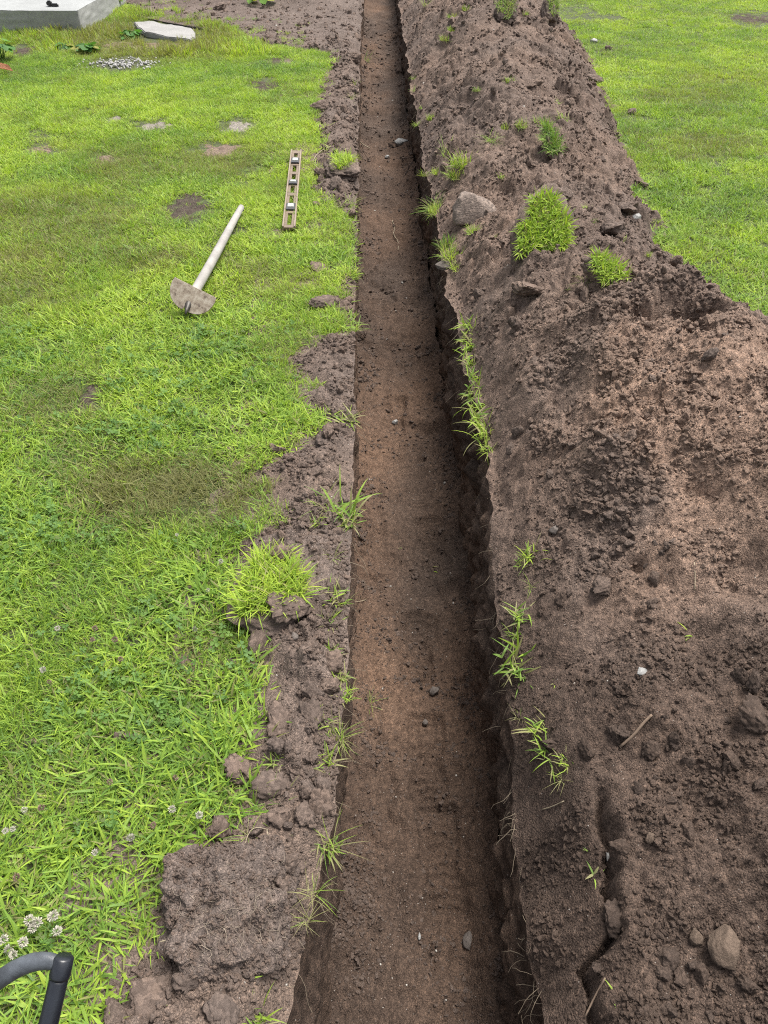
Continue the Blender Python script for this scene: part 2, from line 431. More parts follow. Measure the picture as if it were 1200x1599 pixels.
def simple(name, color, rough=.6, metal=0, bumpscale=0, var=.25, vscale=20, bump=.2, spec=.5):
    m, nt, b = mat_nodes(name)
    tc = N(nt, 'ShaderNodeTexCoord').outputs['Object']
    n = noise(nt, tc, vscale, 5, .65)
    lo = tuple(c * (1 - var) for c in color); hi = tuple(min(1, c * (1 + var)) for c in color)
    nt.links.new(ramp(nt, n, [(.3, lo), (.7, hi)]), b.inputs['Base Color'])
    b.inputs['Roughness'].default_value = rough; b.inputs['Metallic'].default_value = metal
    b.inputs['Specular IOR Level'].default_value = spec
    if bumpscale:
        bp = N(nt, 'ShaderNodeBump', i_Strength=bump, i_Distance=.004)
        nt.links.new(noise(nt, tc, bumpscale, 5, .7), bp.inputs['Height']); nt.links.new(bp.outputs[0], b.inputs['Normal'])
    return m

# ------------------------------------------------------------------ mesh helpers
def link(name, me, parent=None, loc=None, rot=None, scale=None):
    o = bpy.data.objects.new(name, me)
    col.objects.link(o)
    if parent: o.parent = parent
    if loc is not None: o.location = loc
    if rot is not None: o.rotation_euler = rot
    if scale is not None: o.scale = scale if hasattr(scale, '__len__') else (scale,) * 3
    return o
def tag(o, label=None, cat=None, group=None, kind=None):
    if label: o['label'] = label
    if cat: o['category'] = cat
    if group: o['group'] = group
    if kind: o['kind'] = kind
    return o
def empty(name, loc, rot=(0, 0, 0)):
    o = link(name, None, None, loc, rot)
    o.empty_display_size = .1
    return o
def mesh_np(name, V, F, mat, attrs=None, smooth=True):
    """V (n,3), F (m,4) or (m,3)"""
    me = bpy.data.meshes.new(name)
    V = np.asarray(V, np.float32); F = np.asarray(F, np.int32)
    k = F.shape[1]
    me.vertices.add(len(V)); me.vertices.foreach_set('co', V.ravel())
    me.loops.add(F.size); me.loops.foreach_set('vertex_index', F.ravel())
    me.polygons.add(len(F)); me.polygons.foreach_set('loop_start', np.arange(len(F), dtype=np.int32) * k)
    me.polygons.foreach_set('loop_total', np.full(len(F), k, np.int32))
    me.update(calc_edges=True)
    me.polygons.foreach_set('use_smooth', np.full(len(F), smooth))
    for an, av in (attrs or {}).items():
        a = me.attributes.new(an, 'FLOAT', 'POINT')
        a.data.foreach_set('value', np.asarray(av, np.float32).ravel())
    if mat: me.materials.append(mat)
    return me
def grid_faces(nr, nc):
    i = np.arange(nr - 1)[:, None] * nc + np.arange(nc - 1)[None, :]
    return np.stack([i, i + 1, i + 1 + nc, i + nc], -1).reshape(-1, 4)
def rows(y0, y1, a, b):
    out = [y0]
    while out[-1] < y1:
        out.append(out[-1] + a + b * max(out[-1], 0))
    return np.array(out)
def bm_mesh(name, bm, mat, smooth=False):
    me = bpy.data.meshes.new(name)
    bm.to_mesh(me); bm.free()
    if smooth:
        me.polygons.foreach_set('use_smooth', [True] * len(me.polygons))
    if mat: me.materials.append(mat)
    return me
def add_box(bm, c, s, rot=None, bevel=0):
    r = bmesh.ops.create_cube(bm, size=1)
    vs_ = r['verts']
    bmesh.ops.scale(bm, vec=s, verts=vs_)
    if bevel:
        es = list({e for v in vs_ for e in v.link_edges})
        bv = bmesh.ops.bevel(bm, geom=es, offset=bevel, segments=2, affect='EDGES')
        vs_ = list({v for v in bv['verts']} | {v for v in vs_ if v.is_valid})
    if rot is not None:
        bmesh.ops.rotate(bm, cent=(0, 0, 0), matrix=rot, verts=vs_)
    bmesh.ops.translate(bm, vec=c, verts=vs_)
def add_tube(bm, pts, rad, seg=12, caps=True):
    pts = [Vector(p) for p in pts]
    rings = []
    up = None
    for i, p in enumerate(pts):
        t = (pts[min(i + 1, len(pts) - 1)] - pts[max(i - 1, 0)]).normalized()
        if up is None:
            up = t.orthogonal().normalized()
        up = (up - t * up.dot(t)).normalized()
        s = t.cross(up)
        r = rad[i] if hasattr(rad, '__len__') else rad
        r2 = r if not hasattr(r, '__len__') else r[1]; r1 = r if not hasattr(r, '__len__') else r[0]
        rings.append([bm.verts.new(p + up * math.cos(2 * math.pi * k / seg) * r1 + s * math.sin(2 * math.pi * k / seg) * r2) for k in range(seg)])
    for a, b in zip(rings, rings[1:]):
        for k in range(seg):
            bm.faces.new((a[k], a[(k + 1) % seg], b[(k + 1) % seg], b[k]))
    if caps:
        bm.faces.new(rings[0][::-1]); bm.faces.new(rings[-1])
def tint_field(X, Y, seed):
    return np.clip(.5 * perlin(X * 1.1, Y * 1.1, seed) + .3 * perlin(X * 3.1, Y * 3.1, seed + 1), -1, 1)

# ------------------------------------------------------------------ ground sheet
def build_ground():
    ys = np.concatenate((np.linspace(-90, -3, 12), np.linspace(-2.6, 18, 150), np.linspace(19, 130, 14)))
    offs = np.concatenate((np.linspace(0, 8, 60), np.geomspace(8.4, 110, 16)))
    V, F, base = [], [], 0
    mid = lambda Y: .05
    inside = (ys > Y0) & (ys < Y1)
    le = np.where(inside, lip_l(ys) - bank_w(ys) + .04, .05)
    re = np.where(inside, lip_r(ys) + .22, .05)
    for edge, sgn in ((le, -1), (re, 1)):
        X = edge[:, None] + sgn * offs[None, :]
        Yg = np.repeat(ys[:, None], len(offs), 1)
        Z = ground_h(X, Yg)
        V.append(np.stack([X, Yg, Z], -1).reshape(-1, 3))
        f = grid_faces(len(ys), len(offs)) + base
        if sgn < 0: f = f[:, ::-1]
        F.append(f); base += len(ys) * len(offs)
    o = link('ground', mesh_np('ground', np.concatenate(V), np.concatenate(F), LAWNSOIL))
    tag(o, 'lawn soil under the grass on both sides of the trench', kind='structure')
build_ground()

def build_bank():
    ys = rows(Y0, Y1, .0036, .0024)
    nc = 190
    u = np.linspace(0, 1, nc) ** 1.25
    Yg = np.repeat(ys[:, None], nc, 1)
    X = lip_l(Yg) - bank_w(Yg) * u[None, :]
    Z = bank_h(X, Yg)
    t = np.clip(.12 + .7 * tint_field(X, Yg, 301), 0, .6) * sstep(9.5, 7, Yg)
    f = grid_faces(len(ys), nc)[:, ::-1]
    o = link('trench_bank', mesh_np('trench_bank', np.stack([X, Yg, Z], -1).reshape(-1, 3), f, BANK, {'tint': t}))
    tag(o, 'strip of loose crumbled soil along the left edge of the trench', kind='structure')
    return o
bank = build_bank()

def build_trench():
    ys = rows(Y0, Y1, .004, .0028)
    t = empty('trench', (0.1, 2, -.5))
    tag(t, 'long straight hand-dug trench with steep brown soil sides', kind='structure')
    inv = Matrix.Translation(-Vector((0.1, 2, -.5)))
    def put(name, X, Y, Z, flip, tint):
        V = np.stack([X - .1, Y - 2, Z + .5], -1).reshape(-1, 3)
        f = grid_faces(*X.shape)
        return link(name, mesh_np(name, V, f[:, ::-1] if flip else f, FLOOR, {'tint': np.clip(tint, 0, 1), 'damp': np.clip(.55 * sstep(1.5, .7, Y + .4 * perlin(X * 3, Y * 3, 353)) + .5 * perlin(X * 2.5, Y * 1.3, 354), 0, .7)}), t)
    nf = 110
    Yg = np.repeat(ys[:, None], nf, 1)
    u = np.linspace(0, 1, nf)[None, :]
    a = lip_l(ys)[:, None] - .03; b = lip_r(ys)[:, None] - .005
    X = a + (b - a) * u
    Z = floor_h(X, Yg)
    tint = .20 + .55 * sstep(.25, -.15, X) * sstep(.6, 1.4, Yg) * sstep(4, 2, Yg) + .9 * tint_field(X * 1.6, Yg * .8, 311)
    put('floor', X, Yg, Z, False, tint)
    nw = 55
    Yg = np.repeat(ys[:, None], nw, 1)
    v = np.linspace(0, 1, nw)[None, :]
    # left wall: bottom (v=0) to lip (v=1)
    zb = floor_z(ys)[:, None] - .03
    zt = bank_h(lip_l(ys) - .0005, ys)[:, None]
    Z = zb + (zt - zb) * v
    def scratch(Yv, Zv, s):
        return .008 * perlin(Yv * 1.4, Zv * 16, s) + .006 * perlin(Yv * 5, Zv * 40, s + 1) + .012 * perlin(Yv * 3, Zv * 5, s + 2) + .010 * domes(Yv, Zv, .03, .5, s + 3) + .010 * perlin(Yv * 11, Zv * 11, s + 4) + .005 * perlin(Yv * 34, Zv * 34, s + 5)
    env = (4 * v * (1 - v)) ** .5
    X = lip_l(ys)[:, None] + .02 * v * 0 + (1 - v) * (-.02) + env * scratch(Yg, Z, 320)
    X = X + .05 * (1 - v) * sstep(.75, .4, Yg)
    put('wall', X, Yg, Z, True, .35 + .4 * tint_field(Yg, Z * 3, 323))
    zt = heap_h(lip_r(ys) + .0005, ys)[:, None]
    Z = zb + (zt - zb) * v
    under = .035 * sstep(2.0, 3.5, Yg) * env
    X = lip_r(ys)[:, None] - (1 - v) * .01 + under + 1.25 * env * scratch(Yg, Z, 330) - .05 * env * domes(Yg + .02 * perlin(Yg * 9, Z * 9, 1), Z, .10, .4, 335) - .03 * env * domes(Yg, Z, .045, .4, 337) + .016 * env * perlin(Yg * 2.2, Z * 4, 338)
    X = X - .05 * np.exp(-((Yg - 2.72) / .16) ** 2) * np.exp(-((Z + .30) / .13) ** 2) - .03 * np.exp(-((Yg - 1.9) / .2) ** 2) * np.exp(-((Z + .40) / .1) ** 2)
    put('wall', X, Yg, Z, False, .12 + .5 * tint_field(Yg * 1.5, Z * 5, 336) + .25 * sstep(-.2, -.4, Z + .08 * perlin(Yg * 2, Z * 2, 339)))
build_trench()

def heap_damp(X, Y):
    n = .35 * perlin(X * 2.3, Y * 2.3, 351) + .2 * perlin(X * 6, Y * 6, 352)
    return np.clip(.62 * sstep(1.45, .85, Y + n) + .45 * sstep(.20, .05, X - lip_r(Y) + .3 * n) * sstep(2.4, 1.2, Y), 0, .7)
def heap_tint(X, Yg):
    t = tint_field(X, Yg, 341)
    red = sstep(2.4, 2.0, Yg) * sstep(.9, 1.45, Yg) * sstep(.55, .75, X + .25 * perlin(X * 3, Yg * 3, 344))
    return np.clip(.10 + .5 * t + .60 * red, 0, .95)
def build_heap():
    ys = rows(Y0, Y1, .0031, .0019)
    nc = 420
    u = np.linspace(0, 1, nc)
    Yg = np.repeat(ys[:, None], nc, 1)
    lr = lip_r(ys)[:, None]
    xr = np.interp(ys, _HX['Y'], _HX['xr'])[:, None] + .22
    X = lr + (xr - lr) * (u[None, :] ** 1.12)
    Z = heap_h(X, Yg)
    t = heap_tint(X, Yg)
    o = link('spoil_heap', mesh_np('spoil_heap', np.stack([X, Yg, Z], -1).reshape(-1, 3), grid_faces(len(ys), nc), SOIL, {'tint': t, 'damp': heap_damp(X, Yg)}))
    tag(o, 'long heap of loose brown excavated soil along the right side of the trench', 'soil heap')
    return o
heap = build_heap()
# ------------------------------------------------------------------ templates kept off the scene, used by the stuff instancers
def blades(n, radius, lmin, lmax, wmin, wmax, lean=(25, 65), seed=0, segs=3, area=None, droop=55, outward=.5):
    rg = np.random.default_rng(seed)
    V, F, bl, al = [], [], [], []
    for i in range(n):
        if area:
            while True:
                x, y = (rg.random(2) - .5) * 2
                aa = math.atan2(y, x)
                if math.hypot(x, y) < .86 + .16 * math.sin(aa * 3 + seed) + .10 * math.sin(aa * 7 + seed * 2): break
            x *= area[0] / 2; y *= area[1] / 2
            ang = rg.random() * 6.283
        else:
            r = radius * math.sqrt(rg.random()); a = rg.random() * 6.283
            x, y = r * math.cos(a), r * math.sin(a)
            ang = a + rg.normal(0, 1.2) if rg.random() < outward else rg.random() * 6.283
        L = rg.uniform(lmin, lmax); w = rg.uniform(wmin, wmax)
        el = R(90 - rg.uniform(*lean)); dr = R(rg.uniform(.2, 1) * droop)
        tw = rg.normal(0, .35)
        p = np.array((x, y, -.004)); rnd = rg.random()
        base = len(V)
        for k in range(segs + 1):
            f = k / segs
            e = el - dr * f
            d = np.array((math.cos(ang) * math.cos(e), math.sin(ang) * math.cos(e), math.sin(e)))
            side = np.array((-math.sin(ang + tw), math.cos(ang + tw), .25 * math.sin(i * 2.4)))
            ww = w * (.75 + .25 * min(1, f * 3)) * (1 - f ** 2.2) * .5
            if k == segs:
                V.append(p.copy()); bl.append(rnd); al.append(f)
            else:
                V.append(p - side * ww); V.append(p + side * ww); bl += [rnd, rnd]; al += [f, f]
            p = p + d * (L / segs)
        for k in range(segs - 1):
            a0 = base + 2 * k
            F.append((a0, a0 + 1, a0 + 3)); F.append((a0, a0 + 3, a0 + 2))
        a0 = base + 2 * (segs - 1)
        F.append((a0, a0 + 1, a0 + 2))
    return np.array(V), np.array(F), {'blade': bl, 'along': al}
def blade_mesh(name, mat, **kw):
    V, F, A = blades(**kw)
    return mesh_np(name, V, F, mat, A, smooth=True)
def clover_mesh(name, n, seed):
    rg = np.random.default_rng(seed)
    V, F, bl, al = [], [], [], []
    for i in range(n):
        x, y = rg.normal(0, .022, 2); z = rg.uniform(.012, .035); rnd = rg.random(); a0 = rg.random() * 6.28
        s = rg.uniform(.007, .012)
        tilt = rg.normal(0, .35, 2)
        for k in range(3):
            a = a0 + k * 2.094
            b = len(V)
            for (u, v) in ((0, 0), (.55, -.5), (1.05, -.42), (.98, 0), (1.05, .42), (.55, .5)):
                dx = (u * math.cos(a) - v * math.sin(a)) * s; dy = (u * math.sin(a) + v * math.cos(a)) * s
                V.append((x + dx, y + dy, z + dx * tilt[0] + dy * tilt[1] + abs(v) * s * .35)); bl.append(rnd); al.append(.8)
            F += [(b, b + 1, b + 3), (b + 1, b + 2, b + 3), (b, b + 3, b + 5), (b + 5, b + 3, b + 4)]
    return mesh_np(name, np.array(V), np.array(F), CLOVER, {'blade': bl, 'along': al})
from mathutils import noise as mnoise
def lump_mesh(name, mat, seed, sub=3, amp=.32, cuts=5, flat=1.0, fine=.06, dmin=.55):
    bm = bmesh.new()
    bmesh.ops.create_icosphere(bm, subdivisions=sub, radius=1)
    rg = np.random.default_rng(seed)
    planes = []
    for _ in range(cuts):
        n = Vector(rg.normal(0, 1, 3)).normalized(); planes.append((n, rg.uniform(dmin, dmin + .3)))
    off = Vector(rg.uniform(-50, 50, 3))
    for v in bm.verts:
        p = v.co.copy()
        p *= 1 + amp * mnoise.noise(p * 1.3 + off) + amp * .5 * mnoise.noise(p * 3 + off)
        for n, d in planes:
            e = p.dot(n) - d
            if e > 0: p -= n * e * .85
        p *= 1 + fine * mnoise.noise(p * 5 + off) + fine * .7 * mnoise.noise(p * 11 + off) + fine * .5 * mnoise.noise(p * 23 + off)
        p.z *= flat
        v.co = p
    return bm_mesh(name, bm, mat, True)

def template_collection(name, meshes):
    c = bpy.data.collections.new(name)
    for i, me in enumerate(meshes):
        o = bpy.data.objects.new(f"{name}_piece", me)
        c.objects.link(o)
    return c
def instancer(name, label, P, rot, scl, idx, coll, extra, kind='stuff', cat=None, parent=None):
    me = bpy.data.meshes.new(name)
    n = len(P)
    me.vertices.add(n); me.vertices.foreach_set('co', np.asarray(P, np.float32).ravel())
    def attr(an, t, v, key='value'):
        a = me.attributes.new(an, t, 'POINT'); a.data.foreach_set(key, v)
    attr('rot', 'FLOAT_VECTOR', np.asarray(rot, np.float32).ravel(), 'vector')
    attr('scl', 'FLOAT_VECTOR', np.asarray(scl, np.float32).ravel(), 'vector')
    attr('idx', 'INT', np.asarray(idx, np.int32))
    for k, v in extra.items():
        attr(k, 'FLOAT', np.asarray(v, np.float32))
    o = link(name, me, parent)
    ng = bpy.data.node_groups.new(name + '_scatter', 'GeometryNodeTree')
    ng.interface.new_socket('Geometry', in_out='INPUT', socket_type='NodeSocketGeometry')
    ng.interface.new_socket('Geometry', in_out='OUTPUT', socket_type='NodeSocketGeometry')
    gi = ng.nodes.new('NodeGroupInput'); go = ng.nodes.new('NodeGroupOutput')
    ci = ng.nodes.new('GeometryNodeCollectionInfo')
    ci.inputs['Collection'].default_value = coll
    ci.inputs['Separate Children'].default_value = True
    ci.inputs['Reset Children'].default_value = True
    m2p = ng.nodes.new('GeometryNodeMeshToPoints')
    iop = ng.nodes.new('GeometryNodeInstanceOnPoints')
    iop.inputs['Pick Instance'].default_value = True
    def na(an, t):
        x = ng.nodes.new('GeometryNodeInputNamedAttribute'); x.data_type = t
        x.inputs['Name'].default_value = an
        return x.outputs['Attribute']
    e2r = ng.nodes.new('FunctionNodeEulerToRotation')
    L = ng.links.new
    L(gi.outputs[0], m2p.inputs['Mesh']); L(m2p.outputs[0], iop.inputs['Points'])
    L(ci.outputs[0], iop.inputs['Instance'])
    L(na('rot', 'FLOAT_VECTOR'), e2r.inputs[0]); L(e2r.outputs[0], iop.inputs['Rotation'])
    L(na('scl', 'FLOAT_VECTOR'), iop.inputs['Scale']); L(na('idx', 'INT'), iop.inputs['Instance Index'])
    L(iop.outputs[0], go.inputs[0])
    md = o.modifiers.new('scatter', 'NODES'); md.node_group = ng
    tag(o, label, cat, None, kind)
    return o

# ------------------------------------------------------------------ lawn
NB = 8
lawn_t = [blade_mesh('blade_clump', GRASS, n=13, radius=.034, lmin=.028, lmax=.060, wmin=.0030, wmax=.0062, lean=(28, 78), seed=400 + i) for i in range(NB)]
fine_t = [blade_mesh('fine_clump', GRASS, n=26, radius=.03, lmin=.025, lmax=.050, wmin=.0014, wmax=.0026, lean=(10, 70), seed=430 + i) for i in range(4)]
tall_t = [blade_mesh('tall_clump', GRASS, n=22, radius=.05, lmin=.04, lmax=.10, wmin=.004, wmax=.008, lean=(8, 40), seed=450 + i) for i in range(4)]
LAWN_C = template_collection('lawn_clumps', lawn_t + fine_t + tall_t)
CLOVER_C = template_collection('clover_clumps', [clover_mesh('clover_clump', 9, 470 + i) for i in range(5)])

# bare or thin spots and parched spots, as ellipses on the photograph carried down to the ground: px, py, rx, ry, strength
BARE = [(142, 617, 20, 22, .97), (296, 322, 34, 22, .85), (345, 229, 34, 11, .9), (242, 194, 28, 7, .85), (370, 196, 24, 12, .85), (62, 230, 26, 7, .9), (60, 212, 24, 9, .5),
        (412, 130, 22, 9, .75), (437, 94, 20, 6, .75), (165, 243, 18, 7, .7), (176, 184, 14, 5, .7), (150, 238, 16, 6, .5), (1178, 28, 38, 12, .8), (30, 1400, 40, 28, .45), (150, 1330, 16, 30, .5), (175, 1475, 22, 26, .8),
        (245, 1400, 26, 40, .45), (265, 1255, 22, 18, .5), (380, 405, 24, 9, .4), (372, 358, 14, 7, .7), (395, 262, 20, 6, .5), (950, 70, 40, 8, .3), (255, 47, 52, 17, 1), (190, 99, 46, 9, .9), (215, 70, 60, 8, .6), (30, 76, 26, 8, .95),
        (20, 985, 20, 14, .7), (340, 1300, 26, 20, .9), (475, 250, 18, 24, .5), (60, 0, 70, 30, .0), (262, 402, 18, 8, .5), (985, 178, 8, 6, .8), (640, 640, 1, 1, 0)]
DRY = [(262, 768, 125, 44, 1.0), (90, 335, 120, 36, .55), (30, 430, 70, 50, .55), (205, 250, 70, 22, .45), (330, 250, 80, 24, .5), (420, 440, 60, 20, .4), (1085, 150, 60, 16, .45), (1095, 225, 90, 20, .4),
       (1130, 120, 70, 14, .35), (225, 62, 110, 26, .95), (150, 45, 50, 12, .9), (220, 400, 60, 22, .45), (40, 620, 80, 30, .3), (150, 730, 90, 30, .35), (100, 40, 80, 30, .4), (60, 1240, 90, 40, .25)]
CLOV = [(260, 1100, 150, 70, .8), (60, 850, 90, 60, .6), (120, 590, 90, 40, .5), (330, 560, 80, 50, .55), (420, 300, 60, 40, .3), (100, 1300, 110, 60, .5), (300, 985, 90, 40, .5), (60, 1460, 80, 40, .6), (270, 630, 70, 30, .4), (380, 360, 60, 30, .4), (60, 540, 50, 40, .5)]
def ell(px, py, table, soft=.55):
    s = np.zeros_like(px)
    for (cx, cy, rx, ry, k) in table:
        if k <= 0: continue
        q = np.sqrt(((px - cx) / rx) ** 2 + ((py - cy) / ry) ** 2)
        s = np.maximum(s, k * sstep(1 + soft, 1 - soft * .5, q))
    return s
def lawn_points(side, dens, seed, clover=False):
    rg = np.random.default_rng(seed)
    if side < 0: x0, x1, y0, y1 = -8.2, -.05, -.35, 13.5
    else: x0, x1, y0, y1 = 1.0, 8.0, 1.6, 13.5
    n = int((x1 - x0) * (y1 - y0) * dens)
    X = rg.uniform(x0, x1, n); Y = rg.uniform(y0, y1, n)
    px, py, dp = project(X, Y, np.zeros(n))
    mar = 620 / dp + 60
    keep = (px > -mar) & (px < 1200 + mar) & (py > -90) & (py < 1599 + 500)
    keep &= rg.random(n) < np.clip(1.25 - .085 * np.maximum(Y - 1, 0), .45, 1)
    X, Y, px, py = X[keep], Y[keep], px[keep], py[keep]
    if side < 0:
        d = dirt_left(X, Y); lip = lip_l(Y) - X
        ok = (d < -.016 + .016 * perlin(X * 30, Y * 30, 501)) & (lip > .008)
        # a few survivors on the loose soil close to the boundary
        ok |= (d < .05) & (lip > .02) & (rg.random(len(X)) < .06)
        ok |= (Y > 7.6) & (d < .9) & (lip > .5) & (rg.random(len(X)) < .22 * sstep(.9, .0, d) * sstep(-.2, .3, perlin(X * 3, Y * 3, 502)))
        ok &= ~((X < at(126, 47)[0] + .02) & (Y > at(126, 47)[1] - .02))
    else:
        h, s = heap_macro(X, Y)
        ok = heap_h(X, Y) < ground_h(X, Y) - .004
        ok |= (s > .985) & (rg.random(len(X)) < .5)
        ok &= ~((Y > at(900, 30)[1]) & (X < at(960, 40)[0] + .4 * perlin(X * 2, Y * 2, 503)) & (rg.random(len(X)) < .8))
    nx = px + 14 * perlin(X * 9, Y * 9, 505); ny = py + 8 * perlin(X * 9, Y * 9, 506)
    bare = ell(nx, ny, BARE); dry = ell(nx, ny, DRY, .9)
    clov = ell(nx, ny, CLOV, .9)
    gen = sstep(.34, .60, fbm(X, Y, 4.3, 2, 507)) * .55
    ok &= rg.random(len(X)) > np.maximum(bare, gen * .55)
    if clover:
        ok &= rg.random(len(X)) < (dry < .2) * np.clip(clov * .55 + .02 + .35 * sstep(.3, .55, perlin(X * 2.2, Y * 2.2, 508)), 0, 1)
        ok &= Y < 2.8
    k = ok
    return X[k], Y[k], px[k], py[k], dry[k], clov[k], bare[k], rg
def build_lawn(side, dens, seed, label):
    X, Y, px, py, dry, clov, bare, rg = lawn_points(side, dens, seed)
    n = len(X)
    Z = surf(X, Y)
    hue = .57 + .36 * fbm(X, Y, .75, 2, 511) + .34 * fbm(X, Y, 3.3, 2, 513) - .18 * clov + rg.normal(0, .10, n)
    dryf = np.clip(dry * (.95 + .4 * perlin(X * 6, Y * 6, 515)) + .25 * sstep(.25, .6, fbm(X, Y, 2.1, 2, 517)) + .35 * bare, 0, .85)
    hue = np.clip(hue - .35 * dryf, 0, 1)
    idx = rg.integers(0, NB, n)
    fine = rg.random(n) < np.clip(.10 + .9 * dryf + .5 * sstep(.2, .5, perlin(X * 1.7, Y * 1.7, 519)) + .25 * sstep(2, 6, Y), 0, .9)
    idx = np.where(fine, NB + rg.integers(0, 4, n), idx)
    s = rg.uniform(.75, 1.25, n) * (1 + .15 * sstep(2.5, 1.0, Y) + .22 * fbm(X, Y, 3, 2, 521)) * (1 - .35 * bare)
    tall = ell(px, py, [(100, 48, 75, 14, .6), (60, 66, 80, 14, .3), (310, 52, 40, 22, .4), (345, 75, 70, 12, .3), (185, 62, 40, 20, .35), (250, 22, 90, 10, .3), (250, 80, 60, 8, .5), (540, 248, 22, 14, .6)], .6)
    ist = rg.random(n) < tall * .4
    idx = np.where(ist, NB + 4 + rg.integers(0, 4, n), idx)
    hue = np.where(ist, np.clip(hue + .1, 0, 1), hue)
    rot = np.stack([rg.normal(0, .16, n), rg.normal(0, .16, n), rg.uniform(0, 6.283, n)], -1)
    scl = np.stack([s, s, s * rg.uniform(.7, 1.15, n)], -1)
    instancer('lawn_grass', label, np.stack([X, Y, Z], -1), rot, scl, idx, LAWN_C, {'hue': hue, 'dry': dryf})
    return n
n1 = build_lawn(-1, 2600, 61, 'bright green short grass of the lawn left of the trench')
n2 = build_lawn(1, 1800, 62, 'bright green short grass of the lawn right of the soil heap')
X, Y, px, py, dry, clov, bare, rg = lawn_points(-1, 520, 63, True)
n = len(X)
instancer('clover_leaves', 'low clover leaves growing among the grass of the left lawn', np.stack([X, Y, surf(X, Y) + .004], -1),
          np.stack([rg.normal(0, .2, n), rg.normal(0, .2, n), rg.uniform(0, 6.28, n)], -1), np.repeat(rg.uniform(.6, .95, n)[:, None], 3, 1), rg.integers(0, 5, n), CLOVER_C,
          {'hue': np.clip(rg.normal(.5, .25, n), 0, 1), 'dry': np.zeros(n)})
print('clumps', n1, n2, n)

# ------------------------------------------------------------------ crumbs of soil, too small to pick apart
CRUMB_C = template_collection('soil_crumbs', [lump_mesh('crumb', CLOD, 600 + i, 3, .5, 9, .8, .26, .38) for i in range(6)])
PALE = simple('pale_grit', (.30, .28, .25), .8, var=.35, vscale=3)
GRIT_C = template_collection('grit_grains', [lump_mesh('grain', PALE, 620 + i, 1, .3, 4) for i in range(4)])
def scatter_pts(n, lo, hi, seed, ymax=12, power=1.55):
    rg = np.random.default_rng(seed)
    u = rg.random(n)
    a, b = .55 ** (1 - power), (ymax + .9) ** (1 - power)
    Y = (a + (b - a) * u) ** (1 / (1 - power)) - .9 + .25
    t = rg.random(n)
    l, h = lo(Y), hi(Y)
    return l + (h - l) * t, Y, rg
def crumbs(name, label, n, lo, hi, hf, seed, smin, smax, coll, nt, parent=None, mask=None, power=1.55, pexp=3.2, tint=None, yr=None):
    X, Y, rg = scatter_pts(n, lo, hi, seed, power=power)
    if yr: Y = rg.uniform(yr[0], yr[1], n); X = lo(Y) + (hi(Y) - lo(Y)) * rg.random(n)
    clump = sstep(-.3, .45, perlin(X * 5.5, Y * 5.5, seed) + .6 * perlin(X * 14, Y * 14, seed + 1))
    k = rg.random(n) < .18 + .82 * clump
    if mask is not None: k &= mask(X, Y, rg)
    X, Y, clump = X[k], Y[k], clump[k]; n = len(X)
    s = (smin + (smax - smin) * rg.random(n) ** pexp) * (.6 + .4 * clump) * (1 + .28 * np.clip(Y - 1, 0, 9))
    Z = hf(X, Y) - s * .10
    rot = rg.uniform(0, 6.283, (n, 3))
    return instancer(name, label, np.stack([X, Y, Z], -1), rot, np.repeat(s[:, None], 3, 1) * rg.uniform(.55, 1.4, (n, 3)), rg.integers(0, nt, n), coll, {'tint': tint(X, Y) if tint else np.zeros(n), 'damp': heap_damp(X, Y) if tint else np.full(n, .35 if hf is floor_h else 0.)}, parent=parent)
xr_f = lambda Y: np.interp(Y, _HX['Y'], _HX['xr']) + .03
crumbs('soil_crumbs', 'fine loose crumbs of soil lying all over the heap', 230000, lambda Y: lip_r(Y) + .01, lambda Y: np.minimum(xr_f(Y), .75 + .55 * Y + .3), heap_h, 701, .0016, .009, CRUMB_C, 6, heap, pexp=4.5, tint=heap_tint)
crumbs('soil_crumbs', 'coarser reddish soil crumbs on the front of the near mound', 34000, lambda Y: lip_r(Y) + .12, lambda Y: .35 + .52 * Y, heap_h, 707, .0022, .013, CRUMB_C, 6, heap, pexp=5.0, tint=heap_tint, yr=(1.3, 2.5))
crumbs('soil_crumbs', 'fine loose crumbs of soil on the left bank', 110000, lambda Y: np.maximum(dirt_left_edge(Y) - .1, -3.5), lambda Y: lip_l(Y) - .004, bank_h, 702, .0018, .011, CRUMB_C, 6, bank, pexp=4.5,
       mask=lambda X, Y, rg: dirt_left(X, Y) > -.03 * rg.random(len(X)) ** 3)
fl = bpy.data.objects['floor']
def floor_rel(X, Y): return floor_h(X, Y)
def fl_mask(X, Y, rg):
    side = np.minimum(X - lip_l(Y), lip_r(Y) - X)
    return rg.random(len(X)) < .25 + .75 * sstep(.12, .02, side)
crumbs('soil_crumbs', 'fine soil crumbs scattered on the trench floor', 70000, lambda Y: lip_l(Y) - .01, lambda Y: lip_r(Y) - .008, floor_h, 703, .0016, .009, CRUMB_C, 6, None, fl_mask)
crumbs('pale_grit', 'tiny pale stone grains on the trench floor', 800, lambda Y: lip_l(Y), lambda Y: lip_r(Y) - .01, floor_h, 704, .0010, .0042, GRIT_C, 4, None, pexp=5)
crumbs('pale_grit', 'tiny pale stone grains on the heaped soil', 500, lambda Y: lip_r(Y) + .05, lambda Y: np.minimum(xr_f(Y), .75 + .55 * Y), heap_h, 705, .0010, .0036, GRIT_C, 4, heap, pexp=5)
crumbs('pale_grit', 'tiny pale stone grains on the left bank', 500, lambda Y: np.maximum(dirt_left_edge(Y), -3.3), lambda Y: lip_l(Y) - .01, bank_h, 706, .0010, .0038, GRIT_C, 4, bank, pexp=5)

